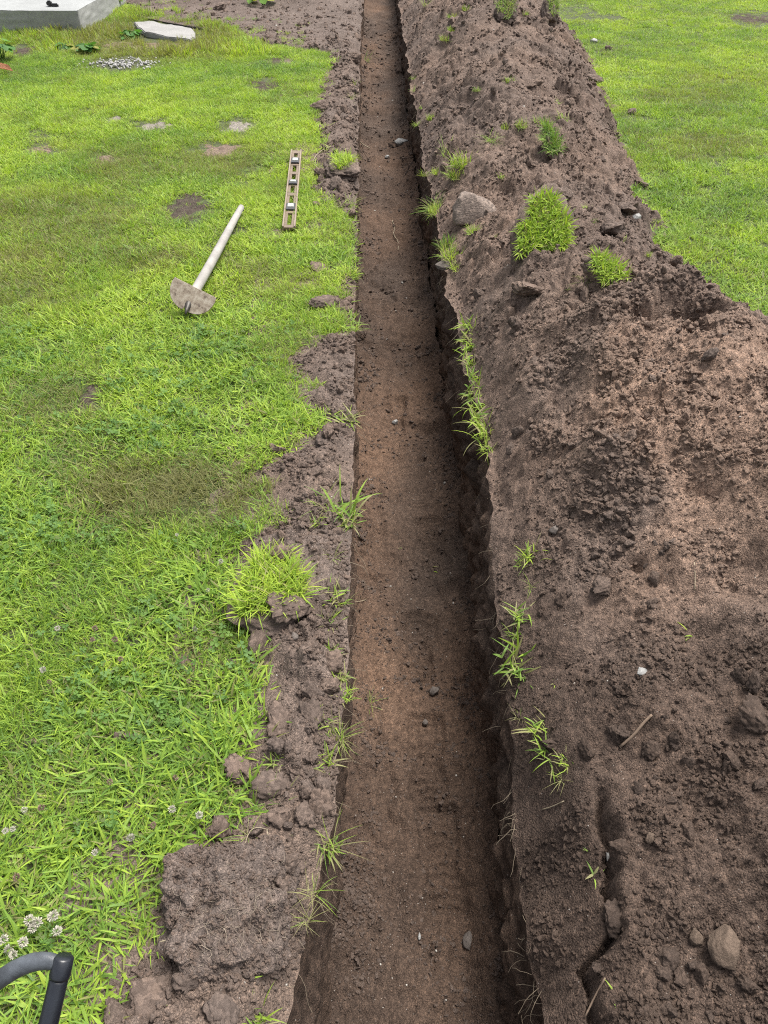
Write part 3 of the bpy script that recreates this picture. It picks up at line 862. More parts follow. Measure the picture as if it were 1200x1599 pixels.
# ------------------------------------------------------------------ single clods
CLODM = [lump_mesh('soil_clod', CLOD, 640 + i, 4, .42, 8, .8, .20, .42) for i in range(8)]
def place_clods(parent, n, lo, hi, hf, smin, smax, seed, mask=None, pexp=2.4):
    X, Y, rg = scatter_pts(n * 8, lo, hi, seed, ymax=11, power=1.7)
    px, py, dp = project(X, Y, hf(X, Y))
    k = (px > -20) & (px < 1220) & (py > -10) & (py < 1620)
    k &= rg.random(len(X)) < np.clip(.30 + 1.5 * perlin(X * 4.2, Y * 4.2, 801), 0, 1)
    if mask is not None: k &= mask(X, Y)
    X, Y = X[k][:n], Y[k][:n]
    Z = hf(X, Y)
    for x, y, z in zip(X, Y, Z):
        s = (smin + (smax - smin) * rg.random() ** pexp) * (1 + .24 * y)
        o = link('soil_clod', CLODM[rg.integers(0, 8)], parent, (x, y, z + s * .08), rg.uniform(0, 6.28, 3), tuple(s * rg.uniform(.7, 1.2, 3)))
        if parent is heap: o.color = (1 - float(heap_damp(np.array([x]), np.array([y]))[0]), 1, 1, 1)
place_clods(heap, 270, lambda Y: lip_r(Y) + .03, lambda Y: np.minimum(xr_f(Y) - .08, .75 + .55 * Y), heap_h, .006, .021, 811)
place_clods(bank, 120, lambda Y: np.maximum(dirt_left_edge(Y), -3), lambda Y: lip_l(Y) - .03, bank_h, .009, .030, 812, lambda X, Y: dirt_left(X, Y) > .02)

# hand-placed clods and stones
STONE = simple('brown_stone', (.125, .092, .070), .95, bumpscale=14, var=.35, vscale=5, bump=.9, spec=.2)
GREY = simple('grey_stone', (.11, .092, .08), .85, bumpscale=30, var=.3, vscale=6, bump=.4)
WHITE = simple('white_stone', (.21, .208, .20), .6, bumpscale=20, var=.2, vscale=4, bump=.3)
STONEM = {m: [lump_mesh('stone', m, 660 + i, 4, .22, 6, .85, .07) for i in range(3)] for m in (STONE, GREY, WHITE)}
def stone(px, py, r, mat, label, k=0, sink=.35, sq=(1, 1, 1), rz=0., cat='stone', name='stone', group=None):
    p = hit(px, py); _, _, dp = project(np.array(p.x), np.array(p.y), np.array(p.z))
    s = r * float(dp) / F_PX
    o = link(name, STONEM[mat][k % 3] if name == 'stone' else CLODM[k % 8], None, p + Vector((0, 0, s * sq[2] * (1 - sink) * .6)), (.2, .1, rz), (s * sq[0], s * sq[1], s * sq[2]))
    tag(o, label, cat, group)
    if name == 'soil_clod' and p.x > .3: o.color = (1 - float(heap_damp(np.array([p.x]), np.array([p.y]))[0]), 1, 1, 1)
    return o
stone(1130, 1484, 27, STONE, 'large rounded tan stone on the heap near the lower right corner', 0, .3, (1, 1.25, .9), .2)
stone(1085, 1465, 12, STONE, 'small brown stone just left of the large tan stone', 1, .4)
stone(1015, 1310, 10, STONE, 'small tan pebble on the heap right of the white shard', 2, .3)
stone(1002, 1050, 10, WHITE, 'angular white stone lying on the bare heap soil', 1, .45, (1.1, .7, .55), .4)
stone(866, 830, 9, GREY, 'pale grey stone at the heap edge above the grass sprigs', 0, .4)
stone(950, 1340, 7, WHITE, 'white shard in the crack at the heap edge', 2, .3, (.7, 1.4, .7), .2)
stone(460, 996, 7, GREY, 'pale grey pebble on the left bank below the turf clump', 1, .2, (1, 1, .9), .4)
stone(731, 1470, 11, GREY, 'oval grey pebble on the trench floor at the bottom', 0, .35, (.8, 1.3, .7), .1)
stone(678, 1081, 8, GREY, 'small brown pebble on the trench floor beside the right wall shade', 2, .3)
stone(664, 1130, 5, GREY, 'tiny round pebble on the trench floor below the brown pebble', 1, .3)
stone(617, 661, 5, WHITE, 'white chip on the trench floor left of the middle', 0, .3)
stone(655, 1463, 4, WHITE, 'tiny white chip on the trench floor near the bottom', 1, .3, (.7, 1.3, .8))
stone(627, 224, 9, WHITE, 'crumbly white lump on the far trench floor', 2, .45, (1.3, .8, .6))
stone(605, 247, 4, WHITE, 'tiny white pebble on the far trench floor', 0, .3)
stone(688, 512, 10, GREY, 'flat clay lump against the foot of the right trench wall', 1, .4, (1.6, 1.1, .6))
stone(380, 1203, 27, GREY, 'smooth round dark soil clod at the lawn edge', 0, .25, (1, 1, .8), .5, 'clod', 'soil_clod')
stone(198, 1152, 15, GREY, 'dark soil clod alone on the near left lawn', 2, .2, (1.15, .8, .7), .2, 'clod', 'soil_clod')
stone(362, 1035, 9, GREY, 'small dark clod on the left lawn near the turf clump', 3, .2, (1.1, .8, .7), .7, 'clod', 'soil_clod')
stone(340, 1300, 20, GREY, 'dark crumbly clod in the grass beside the overturned sod', 4, .2, (.8, 1, 1), .7, 'clod', 'soil_clod')
stone(400, 1015, 22, STONE, 'brown slab-like clod leaning on the left bank edge', 5, .2, (.7, 1.3, .9), -.4, 'clod', 'soil_clod')
stone(505, 1232, 20, GREY, 'egg-shaped soil clod on the left bank near the trench', 6, .3, (.7, 1.2, .7), -.1, 'clod', 'soil_clod')
stone(420, 1235, 32, GREY, 'broad flat soil clod on the left bank', 7, .4, (1.2, .9, .55), -.1, 'clod', 'soil_clod')
stone(440, 1130, 26, GREY, 'wide cracked clod in the middle of the left bank', 1, .4, (.9, 1.2, .6), .5, 'clod', 'soil_clod')
stone(435, 705, 12, GREY, 'dark clod in the grass at the tip of the soil spill', 2, .2, (1, 1, .9), 0, 'clod', 'soil_clod')
stone(497, 420, 16, GREY, 'flattened soil clod in grass beside the trench', 3, .3, (1.2, .9, .5), .3, 'clod', 'soil_clod')
stone(510, 478, 20, GREY, 'flat wedge of soil on the grass at the trench edge', 5, .3, (1.2, .8, .5), .3, 'clod', 'soil_clod')
stone(503, 275, 12, GREY, 'dark soil clod beside the grassy sod near the level', 6, .2, (1, 1, .8), .3, 'clod', 'soil_clod')
stone(497, 322, 8, GREY, 'small dark clod on the grass right of the level', 0, .2, (1, 1, .8), .3, 'clod', 'soil_clod')
stone(500, 170, 14, GREY, 'pale rounded clod on the far left bank', 4, .3, (1.3, .8, .7), .3, 'clod', 'soil_clod')
stone(988, 177, 9, GREY, 'dark clod on the right lawn beside the far heap', 1, .2, (1, .9, .8), .3, 'clod', 'soil_clod')
stone(1002, 290, 9, GREY, 'dark clod on the right lawn where the heap bulges', 3, .2, (1, .9, .8), 1.3, 'clod', 'soil_clod')
stone(922, 126, 14, GREY, 'long dark clod at the foot of the far heap', 5, .2, (1.4, .6, .5), 0, 'clod', 'soil_clod')
stone(949, 78, 7, GREY, 'small dark clod on the far right lawn', 7, .2, (1, .7, .7), 0, 'clod', 'soil_clod')
stone(927, 66, 6, WHITE, 'pale stone on the far right lawn by the heap', 1, .2, (1.1, .8, .7), 0)
stone(994, 342, 9, WHITE, 'white-grey stone at the right foot of the heap', 0, .3, (.9, .9, .7), 0)
def wedge():
    p = hit(750, 338)
    bm = bmesh.new()
    pts = [(-.10, -.02, -.03), (.10, -.03, -.03), (.11, .10, -.03), (-.08, .12, -.03), (-.095, .03, .13), (-.04, .04, .15), (.04, .06, .11), (-.05, .11, .12), (.09, .08, .04)]
    bmesh.ops.convex_hull(bm, input=[bm.verts.new(q) for q in pts])
    bmesh.ops.triangulate(bm, faces=bm.faces[:])
    bmesh.ops.subdivide_edges(bm, edges=bm.edges[:], cuts=9, use_grid_fill=True)
    for _ in range(3): bmesh.ops.smooth_vert(bm, verts=bm.verts[:], factor=.5, use_axis_x=True, use_axis_y=True, use_axis_z=True)
    for v in bm.verts:
        n = v.co.normalized()
        v.co += n * (.010 * mnoise.noise(v.co * 14) + .005 * mnoise.noise(v.co * 45) + .003 * mnoise.noise(v.co * 110))
    bmesh.ops.recalc_face_normals(bm, faces=bm.faces[:])
    tag(link('soil_clod', bm_mesh('hard_soil_wedge', bm, soil_material('hard_pale_soil', (.150, .122, .106), (.185, .152, .133), (.22, .185, .163), (.19, .15, .13), .3, attr=False, bump=.4, gran=120.0), True), None, p + Vector((0, 0, -.02)), (0, R(6), R(12)), (1.35, 1.1, .80)), 'big pale flat-faced wedge of hard soil on the heap', 'clod')
wedge()
stone(850, 310, 22, GREY, 'lumpy clod in the middle of the heap behind the turf square', 4, .3, (1.2, .9, .7), .5, 'clod', 'soil_clod')
stone(880, 312, 20, GREY, 'rounded clod beside the lumpy clod on the heap', 6, .3, (1.1, .9, .7), 1.5, 'clod', 'soil_clod')
stone(950, 362, 22, GREY, 'rounded clod near the right foot of the heap', 0, .3, (1.1, .9, .8), 2.5, 'clod', 'soil_clod')
stone(975, 330, 16, GREY, 'clod just above the right foot of the heap', 2, .3, (1.2, .9, .7), 2.0, 'clod', 'soil_clod')
stone(825, 455, 26, GREY, 'broad dark clod below the turf square', 3, .35, (1.4, .9, .6), 2.0, 'clod', 'soil_clod')
stone(942, 920, 19, STONE, 'knobbly tan clod above the smooth hollow of the heap', 1, .2, (1, .9, .85), .4, 'clod', 'soil_clod')
stone(1183, 1130, 28, GREY, 'dark cracked clod at the right picture edge', 5, .3, (.9, 1.3, .8), .4, 'clod', 'soil_clod')
stone(960, 1440, 30, GREY, 'slumped dark clod in the crack along the heap edge', 7, .4, (.9, 1.0, .7), .4, 'clod', 'soil_clod')

stone(235, 1562, 36, GREY, 'broad crumbly clod at the bottom edge left of the trench', 3, .35, (1.2, 1, .7), .4, 'clod', 'soil_clod')
stone(300, 1530, 26, STONE, 'brown clod just below the overturned sod', 6, .35, (1, 1.2, .8), .9, 'clod', 'soil_clod')
stone(350, 1575, 26, GREY, 'clod at the bottom edge below the overturned sod', 1, .4, (1.3, 1, .6), 1.9, 'clod', 'soil_clod')
stone(180, 1590, 24, GREY, 'clod at the bottom edge beside the shovel grip', 2, .35, (1.2, 1, .7), 2.4, 'clod', 'soil_clod')
# ------------------------------------------------------------------ tufts and sprigs of grass
TUFTM = {
    'bushy': [blade_mesh('grass_tuft', TUFT, n=170, radius=.055, lmin=.03, lmax=.10, wmin=.0025, wmax=.0055, lean=(5, 80), seed=900 + i, segs=4) for i in range(3)],
    'sprig': [blade_mesh('grass_sprig', TUFT, n=40, radius=.030, lmin=.018, lmax=.075, wmin=.0028, wmax=.0062, lean=(15, 88), seed=910 + i, segs=5, droop=85, outward=.25) for i in range(4)],
    'thin': [blade_mesh('grass_sprig', TUFT, n=22, radius=.02, lmin=.05, lmax=.13, wmin=.0015, wmax=.003, lean=(20, 85), seed=920 + i, segs=5, droop=80) for i in range(3)],
    'hang': [blade_mesh('grass_tuft', TUFT, n=70, radius=.05, lmin=.09, lmax=.19, wmin=.002, wmax=.0045, lean=(30, 80), seed=930 + i, segs=5, droop=95) for i in range(2)],
    'seedling': [blade_mesh('grass_sprig', TUFT, n=5, radius=.008, lmin=.025, lmax=.045, wmin=.004, wmax=.007, lean=(35, 80), seed=940 + i, segs=4) for i in range(2)],
}
_tn = {'bushy': 'grass_tuft', 'hang': 'grass_tuft', 'sprig': 'grass_sprig', 'thin': 'grass_sprig', 'seedling': 'grass_sprig'}
_size = {'bushy': .085, 'hang': .11, 'sprig': .055, 'thin': .065, 'seedling': .03}
_tc = [0]
def tuft(px, py, r, kind, hue, dry, label, group=None, tilt=(0, 0)):
    p = hit(px, py)
    if p.z < -.16 and 'floor' not in label and 'far trench' != label[-10:]:
        q = at(px, py, -.01); y = np.array(q[1])
        l, rr = float(lip_l(y)), float(lip_r(y))
        x = l - .012 if q[0] < (l + rr) / 2 else rr + .012
        p = Vector((x, q[1], float(surf(np.array([x]), np.array([q[1]]))[0])))
    _, _, dp = project(np.array(p.x), np.array(p.y), np.array(p.z))
    s = (.9 if kind in ('bushy', 'hang') else 1.28) * r * float(dp) / F_PX / _size[kind]
    _tc[0] += 1
    ms = TUFTM[kind]
    o = link(_tn[kind], ms[_tc[0] % len(ms)], None, p + Vector((0, 0, -.003)), (tilt[0], tilt[1], random.uniform(0, 6.28)), s)
    o.color = (hue * .9, min(1, dry + .16), 0, 1)
    tag(o, label, 'grass', group)
    return o
G1 = 'grass fringe on the right trench edge'
_ORD = ['first', 'second', 'third', 'fourth', 'fifth', 'sixth', 'seventh', 'eighth', 'ninth', 'tenth', 'eleventh', 'twelfth']
for _i, (px, py, r) in enumerate(((733, 510, 13), (732, 528, 16), (738, 548, 20), (736, 566, 15), (744, 590, 17), (740, 612, 17), (747, 632, 16), (752, 655, 18), (757, 682, 19), (758, 706, 15), (760, 722, 10))):
    tuft(px, py, r * 1.35, 'sprig', random.uniform(.4, .9), .05, _ORD[_i] + ' clump from the far end of the grass fringe on the right trench edge', G1, (.1, -.4))
tuft(745, 742, 14, 'thin', .3, .5, 'dangling pale roots and weeds at the lower end of the grass fringe', None, (0, -.6))
tuft(833, 868, 22, 'sprig', .7, 0, 'yellow-green sprig at the heap edge beside the pale grey stone')
tuft(815, 880, 14, 'sprig', .55, .1, 'small sprig hanging at the trench edge beside the yellow-green sprig', None, (0, -.4))
tuft(832, 915, 13, 'thin', .5, .1, 'thin drooping sprig on the right edge below the yellow-green sprig')
tuft(817, 962, 24, 'sprig', .35, .05, 'medium green sprig on the right edge above the bushy sprig', None, (0, -.2))
tuft(806, 992, 16, 'sprig', .25, .0, 'dark green sprig hanging into the trench', None, (0, -.5))
tuft(806, 1035, 36, 'sprig', .45, .0, 'bushy broad-bladed sprig leaning over the right trench edge', None, (0, -.35))
tuft(815, 1050, 26, 'sprig', .3, .0, 'lower half of the bushy sprig on the right trench edge', None, (0, -.35))
tuft(869, 1068, 8, 'seedling', .6, .1, 'single small seedling on the soil right of the bushy sprig')
tuft(812, 1120, 12, 'thin', .4, .4, 'withered weed at the right trench edge')
tuft(848, 1140, 26, 'sprig', .6, .1, 'long-bladed sprig on the near right edge')
tuft(862, 1175, 26, 'sprig', .4, .1, 'grass sprig with pale roots on the near right edge', None, (0, -.2))
tuft(885, 1190, 20, 'sprig', .6, .25, 'straw-tinged sprig at the end of the near right edge')
tuft(880, 1216, 16, 'thin', .6, .5, 'half dry grass wisp below the near right sprigs')
tuft(932, 1368, 16, 'seedling', .35, 0, 'green seedling in the crack along the heap edge')
tuft(920, 1328, 7, 'seedling', .45, 0, 'short cut leaf on the slumped edge above the crack seedling')
tuft(961, 1552, 18, 'seedling', .4, 0, 'upright narrow leaf on the heap at the bottom')
tuft(1080, 990, 15, 'seedling', .7, 0, 'pale green seedling between clods on the heap')
tuft(672, 886, 13, 'seedling', .75, 0, 'pale green leaves lying on the trench floor')
tuft(577, 1097, 14, 'thin', .5, .1, 'small grass wisp on the trench floor by the left wall')
tuft(625, 860, 6, 'seedling', .3, .1, 'tiny seedling on the trench floor above the boot print')
# left edge
tuft(532, 795, 38, 'sprig', .25, .05, 'dark green tuft on the left trench edge below the soil spill')
tuft(540, 815, 26, 'sprig', .45, .05, 'grass blades hanging from the dark green tuft', None, (0, .4))
tuft(508, 790, 24, 'thin', .4, .2, 'thin weedy wisp beside the dark green tuft')
tuft(497, 815, 16, 'sprig', .5, .1, 'small sprig on the bank left of the dark green tuft')
tuft(520, 872, 16, 'thin', .5, .2, 'two-leaved weed on the bank level with the turf clump')
tuft(524, 932, 26, 'sprig', .5, 0, 'bright sprig on the left edge right of the turf clump', None, (0, .2))
tuft(535, 945, 22, 'thin', .6, .85, 'long pale straw stems reaching over the trench', None, (0, .8))
tuft(514, 972, 20, 'sprig', .4, .1, 'leaning grass wisp below the bright sprig')
tuft(519, 1020, 16, 'sprig', .3, .1, 'small dark sprig on the left edge beside the wide clod')
tuft(527, 1058, 20, 'sprig', .5, .3, 'ragged half-dry sprig on the left edge')
tuft(540, 1102, 18, 'sprig', .75, 0, 'yellow-green rosette on the left trench edge')
tuft(510, 1130, 22, 'sprig', .5, .1, 'broad leaves sprawling on the left bank below the rosette')
tuft(527, 1155, 20, 'thin', .5, .4, 'dry-rooted wisp on the left edge below the rosette')
tuft(500, 1190, 24, 'sprig', .5, .05, 'spreading sprig on the bank near the egg-shaped clod')
tuft(533, 1188, 26, 'thin', .5, .5, 'tangle of pale stems at the left trench edge', None, (0, .4))
tuft(537, 1270, 16, 'seedling', .5, 0, 'single blade sticking out of the left trench edge', None, (0, .7))
tuft(512, 1330, 30, 'thin', .35, .2, 'pale green weed hanging on the near left edge', None, (0, .3))
tuft(515, 1355, 22, 'sprig', .35, .2, 'leafy sprig on the near left edge above the root tangle', None, (0, .3))
tuft(490, 1400, 26, 'thin', .4, .35, 'drooping sprig beside the overturned sod', None, (0, .2))
tuft(478, 1440, 20, 'thin', .5, .6, 'dry grass tangle at the right side of the overturned sod', None, (0, .2))
tuft(400, 1585, 28, 'sprig', .5, 0, 'green sprig on the bank at the bottom of the picture')
tuft(384, 1525, 18, 'seedling', .55, 0, 'upright broad blade below the overturned sod')
tuft(290, 1544, 9, 'seedling', .3, 0, 'round green leaf on the soil below the overturned sod')
tuft(430, 1185, 18, 'sprig', .35, .05, 'small green tuft between two clods on the left bank')
tuft(390, 1310, 22, 'thin', .5, .3, 'looping pale stem at the top of the overturned sod')
tuft(540, 660, 24, 'sprig', .6, .1, 'grass spilling over the left trench edge between two soil spills', None, (0, .4))
tuft(535, 465, 22, 'bushy', .6, .1, 'grass tuft at the left trench edge above the flat wedge', None, (0, .3))
tuft(548, 430, 18, 'bushy', .6, .1, 'grass overhanging the left trench edge level with the turf square', None, (0, .4))
tuft(520, 335, 22, 'bushy', .75, .05, 'bright tuft on the left edge below the level')
tuft(545, 320, 18, 'hang', .6, .2, 'long grass hanging over the left trench edge near the level', None, (0, .4))
tuft(545, 360, 16, 'bushy', .6, .1, 'grass rim on the left trench edge below the hanging grass', None, (0, .3))
tuft(543, 395, 16, 'bushy', .65, .1, 'grass rim on the left trench edge level with the hoe handle', None, (0, .3))
tuft(552, 250, 13, 'hang', .4, .4, 'weedy roots at the trench side of the grassy sod', None, (0, .4))
tuft(553, 132, 8, 'thin', .5, .2, 'weeds hanging at the far left trench edge', None, (0, .4))
tuft(548, 155, 8, 'thin', .4, .2, 'weeds at the far left edge beside the cracked bank', None, (0, .4))
tuft(572, 95, 10, 'thin', .2, .3, 'grey-green weed in the far trench')
# heap
tuft(722, 258, 30, 'bushy', .7, .1, 'large bright grass tuft on the heap beyond the flat wedge')
tuft(712, 275, 22, 'bushy', .65, .1, 'lower side of the large bright tuft on the heap')
tuft(697, 243, 16, 'thin', .5, .1, 'thin grass left of the large bright tuft')
tuft(683, 270, 13, 'bushy', .85, 0, 'small vivid tuft near the right trench edge')
tuft(665, 282, 14, 'hang', .5, .2, 'weedy fringe at the right trench edge by the vivid tuft', None, (0, -.3))
tuft(655, 330, 24, 'hang', .25, .15, 'dark drooping tuft hanging over the right trench edge', None, (0, -.5))
tuft(680, 332, 20, 'bushy', .8, 0, 'bright upright tuft beside the drooping tuft')
tuft(740, 362, 18, 'bushy', .7, 0, 'bright tuft below the flat wedge of soil')
tuft(700, 385, 26, 'bushy', .1, 0, 'blue-green tuft at the right trench edge')
tuft(708, 400, 28, 'bushy', .8, .05, 'yellow-green tuft joined to the blue-green tuft')
tuft(715, 418, 18, 'bushy', .95, .05, 'yellow lower tip of the tuft at the right trench edge')
tuft(772, 372, 8, 'sprig', .6, .2, 'small weak sprig right of the tuft below the wedge')
tuft(783, 276, 7, 'sprig', .7, 0, 'tiny bright sprig in the middle of the heap')
tuft(768, 220, 22, 'hang', .3, .1, 'dark grass falling forward on the heap')
tuft(790, 203, 16, 'bushy', .4, .1, 'grass at the left end of the heap ridge strip')
tuft(815, 197, 16, 'bushy', .4, .2, 'grass in the middle of the heap ridge strip')
tuft(845, 193, 18, 'bushy', .45, .05, 'grass at the right end of the heap ridge strip')
tuft(880, 185, 11, 'sprig', .6, .05, 'light sprig at the top of the dark upright sod')
tuft(870, 162, 9, 'sprig', .55, .05, 'small sprig on the right shoulder of the far heap')
tuft(795, 127, 12, 'bushy', .5, .05, 'small tuft alone on the far heap')
tuft(745, 141, 9, 'bushy', .35, .05, 'dark tuft on the trench side of the far heap')
tuft(727, 15, 10, 'bushy', .45, .05, 'upper dark tuft at the far end of the heap')
tuft(708, 27, 11, 'bushy', .4, .05, 'lower dark tuft at the far end of the heap')
tuft(705, 48, 10, 'bushy', .7, .05, 'light green patch on the far heap')
tuft(695, 62, 12, 'bushy', .55, .3, 'pale ragged patch on the far heap')
tuft(820, 22, 9, 'bushy', .3, .1, 'dark tuft between the two far sods')
tuft(665, 8, 12, 'thin', .4, .4, 'pale weeds at the far right trench edge')
tuft(648, 122, 9, 'hang', .35, .1, 'upper weeds hanging over the far right trench edge', None, (0, -.4))
tuft(648, 142, 9, 'hang', .4, .1, 'lower weeds hanging over the far right trench edge', None, (0, -.4))
tuft(674, 186, 13, 'bushy', .55, .2, 'pale tuft by the right trench edge on the far heap')
tuft(660, 168, 8, 'sprig', .4, .1, 'dark sprig above the pale tuft at the trench edge')
tuft(651, 226, 11, 'hang', .45, .1, 'tuft hanging over the right trench edge by the white lump', None, (0, -.3))
tuft(1012, 398, 9, 'bushy', .75, .1, 'yellow tuft at the right foot of the heap')
tuft(915, 325, 10, 'sprig', .5, .2, 'weak sprig on the heap behind the turf square')
tuft(925, 345, 8, 'sprig', .5, .2, 'second weak sprig right of the turf square')
tuft(976, 375, 8, 'sprig', .7, .1, 'bright sprig just inside the right foot of the heap')
tuft(886, 452, 5, 'seedling', .2, 0, 'single round green leaf on the heap')
tuft(915, 440, 14, 'thin', .6, .3, 'thin straggling stems beside the small leaning sod')

# ------------------------------------------------------------------ pieces of turf on their own soil
def slab_mesh(name, w, d, h, seed, mat, rough=.18, nx=34):
    """an irregular block: a rounded box pushed about by noise"""
    bm = bmesh.new()
    bmesh.ops.create_cube(bm, size=2)
    bmesh.ops.subdivide_edges(bm, edges=bm.edges[:], cuts=nx - 2, use_grid_fill=True)
    off = Vector((seed * 3.1, seed * 1.7, seed * .9))
    for v in bm.verts:
        p = v.co.copy()
        q = Vector((p.x, p.y, p.z * .8))
        n = (abs(q.x) ** 3.4 + abs(q.y) ** 3.4 + abs(q.z) ** 3.4) ** (1 / 3.4)
        p = p / max(n, .3)
        a = mnoise.noise(p * 1.4 + off) * rough + mnoise.noise(p * 3.4 + off) * rough * .5
        p *= 1 + a
        c = Vector((p.x * w / 2, p.y * d / 2, p.z * h / 2))
        f = mnoise.noise(c * 60 + off) * .006 + mnoise.noise(c * 140 + off) * .0035 + mnoise.noise(c * 25 + off) * .006
        c += p.normalized() * f
        v.co = c
    return bm_mesh(name, bm, mat, True)
def turf(px, py, w, d, h, rot, hue, dry, label, nbl, lmin=.03, lmax=.07, seed=0, grass_area=None, goff=(0, 0), lean=(15, 65), wid=(.003, .006), lift=.0):
    p = hit(px, py)
    t = empty('turf_sod', p + Vector((0, 0, lift)), rot)
    tag(t, label, 'turf')
    link('soil_block', slab_mesh('soil_block', w, d, h, seed, CLOD), t)
    g = link('grass', blade_mesh('grass', TUFT, n=nbl, radius=.1, lmin=lmin, lmax=lmax, wmin=wid[0], wmax=wid[1], lean=lean, seed=950 + seed, segs=5, droop=80, area=grass_area or (w * .92, d * .92)), t, (goff[0], goff[1], h * .56))
    g.color = (hue, dry, 0, 1)
    return t
turf(845, 382, .22, .29, .08, (R(46), R(4), R(-14)), .72, .02, 'square of bright turf lying tilted on the soil heap', 1900, .025, .07, 1, lift=.05, wid=(.004, .008))
turf(861, 240, .07, .26, .10, (R(30), R(-20), R(4)), .12, .05, 'narrow dark turf sod standing upright on the heap', 500, .03, .075, 2, lift=.03)
turf(945, 435, .08, .17, .06, (R(30), R(-30), R(38)), .7, .02, 'small leaning turf sod at the back of the near mound', 420, .03, .06, 3, lift=.015)
turf(790, 30, .18, .26, .08, (R(35), 0, R(-8)), .35, .25, 'far turf sod on the crest of the heap', 300, .04, .08, 4, lift=.06)
turf(857, 30, .14, .30, .14, (R(30), R(15), R(5)), .35, .15, 'far turf sod standing at the right side of the heap', 300, .04, .08, 5, lift=.05)
turf(535, 262, .20, .34, .06, (0, 0, R(4)), .75, .02, 'flat turf sod on the left trench edge near the level', 420, .04, .09, 6, grass_area=(.14, .26), lift=.0)
turf(424, 925, .20, .24, .05, (R(2), R(-3), R(-8)), .78, .02, 'thick clump of bright turf lifted on the left bank', 1300, .04, .09, 7, lift=-.012, goff=(.0, .01))
s1 = stone(455, 955, 30, GREY, 'lump of crumbly soil sitting on the bright turf clump', 2, .2, (1, 1.2, .45), .3, 'clod', 'soil_clod')
s1.location.z += .018

def overturned():
    p = (hit(270, 1355) + hit(450, 1350) + hit(440, 1500) + hit(255, 1495)) / 4
    t = empty('overturned_sod', (p.x + .01, p.y, .014), (R(8), R(6), R(8)))
    tag(t, 'large overturned sod slab with pale root threads at the lower left', 'turf')
    blk = link('soil_block', slab_mesh('sod_block', .225, .19, .10, 11, SODSOIL, .45, 64), t)
    rg = np.random.default_rng(77)
    RT = simple('pale_root', (.21, .17, .13), .8, var=.3, vscale=30)
    from mathutils.bvhtree import BVHTree
    tb = BVHTree.FromPolygons([v.co for v in blk.data.vertices], [p_.vertices[:] for p_ in blk.data.polygons])
    bm = bmesh.new()
    for i in range(120):
        x = rg.uniform(-.09, .10); y = -.03 + rg.normal(0, .045)
        a = rg.uniform(0, 6.28); L = rg.uniform(.008, .045)
        pts = []
        for k in range(6):
            h_ = tb.ray_cast(Vector((x, y, .3)), Vector((0, 0, -1)))[0]
            if h_ is None or h_.z < .0: break
            pts.append((x, y, h_.z + .001 + .002 * abs(math.sin(k * 1.3 + i))))
            a += rg.normal(0, .55); x += math.cos(a) * L / 5; y += math.sin(a) * L / 5
        if len(pts) > 2: add_tube(bm, pts, .00022 + .0005 * rg.random() ** 4, 4, False)
    P = []
    for i in range(9000):
        x, y = rg.uniform(-.16, .16), rg.uniform(-.15, .15)
        h_, n_, _, _ = tb.ray_cast(Vector((x, y, .3)), Vector((0, 0, -1)))
        if h_ is not None and perlin(np.array([x * 30]), np.array([y * 30]), 5)[0] > rg.normal(-.15, .25): P.append(h_)
    n_ = len(P); s_ = .0012 + .0045 * rg.random(n_) ** 4
    instancer('soil_crumbs', 'fine crumbs on the overturned sod', [tuple(q) for q in P], rg.uniform(0, 6.28, (n_, 3)), np.repeat(s_[:, None], 3, 1) * rg.uniform(.6, 1.4, (n_, 3)), rg.integers(0, 6, n_), CRUMB_C, {'tint': np.zeros(n_)}, parent=t)
    o = link('root_threads', bm_mesh('root_threads', bm, RT, True), t)
    o['kind'] = 'stuff'
overturned()
DRYM = simple('dry_stem', (.24, .20, .135), .7, var=.3, vscale=30)
BROWNM = simple('dry_twig', (.17, .12, .085), .9, var=.3, vscale=40)
def stem(pts, rad, mat, label, name, lift=.004, cat=None):
    P = [hit(*q) + Vector((0, 0, lift + .002 * ((i * 7) % 3))) for i, q in enumerate(pts)]
    # smooth
    for _ in range(1):
        Q = [P[0]]
        for a, b in zip(P, P[1:]):
            Q += [a * .75 + b * .25, a * .25 + b * .75]
        P = Q + [P[-1]]
    o0 = P[0].copy()
    bm = bmesh.new(); add_tube(bm, [q - o0 for q in P], rad, 6)
    tag(link(name, bm_mesh(name, bm, mat, True), None, o0), label, cat or name)
stem([(968, 1168), (990, 1150), (1004, 1132), (1018, 1118)], .0032, BROWNM, 'brown stick lying on the heap below the white stone', 'stick')
stem([(613, 345), (617, 358), (614, 368), (623, 378), (622, 392)], .0022, DRYM, 'pale crooked root on the far trench floor', 'root')
stem([(513, 945), (535, 942), (557, 943), (572, 938)], .0013, DRYM, 'pale straw stem reaching over the trench floor edge', 'stem')
stem([(846, 1266), (862, 1262), (880, 1254)], .0012, DRYM, 'pale straw on the slumped right edge', 'stem')
stem([(913, 1590), (930, 1555), (944, 1530)], .0018, BROWNM, 'thin brown rootlet at the bottom right of the trench', 'root')
stem([(382, 1330), (390, 1304), (402, 1297), (420, 1300)], .0008, DRYM, 'looped pale stem above the overturned sod', 'stem', .012)
stem([(418, 1300), (422, 1318), (424, 1334)], .0008, DRYM, 'short pale stem hanging beside the looped stem', 'stem', .012)
stem([(255, 1480), (275, 1476), (292, 1474)], .0014, DRYM, 'pale rootlet on the face of the overturned sod', 'root', .03)
stem([(1084, 880), (1085, 905), (1084, 925)], .0011, DRYM, 'thin pale rootlet on the heap above the clods', 'root')
stem([(500, 268), (488, 255), (497, 240), (520, 228), (545, 235)], .0022, DRYM, 'curved pale stem around the turf sod near the level', 'stem', .006)
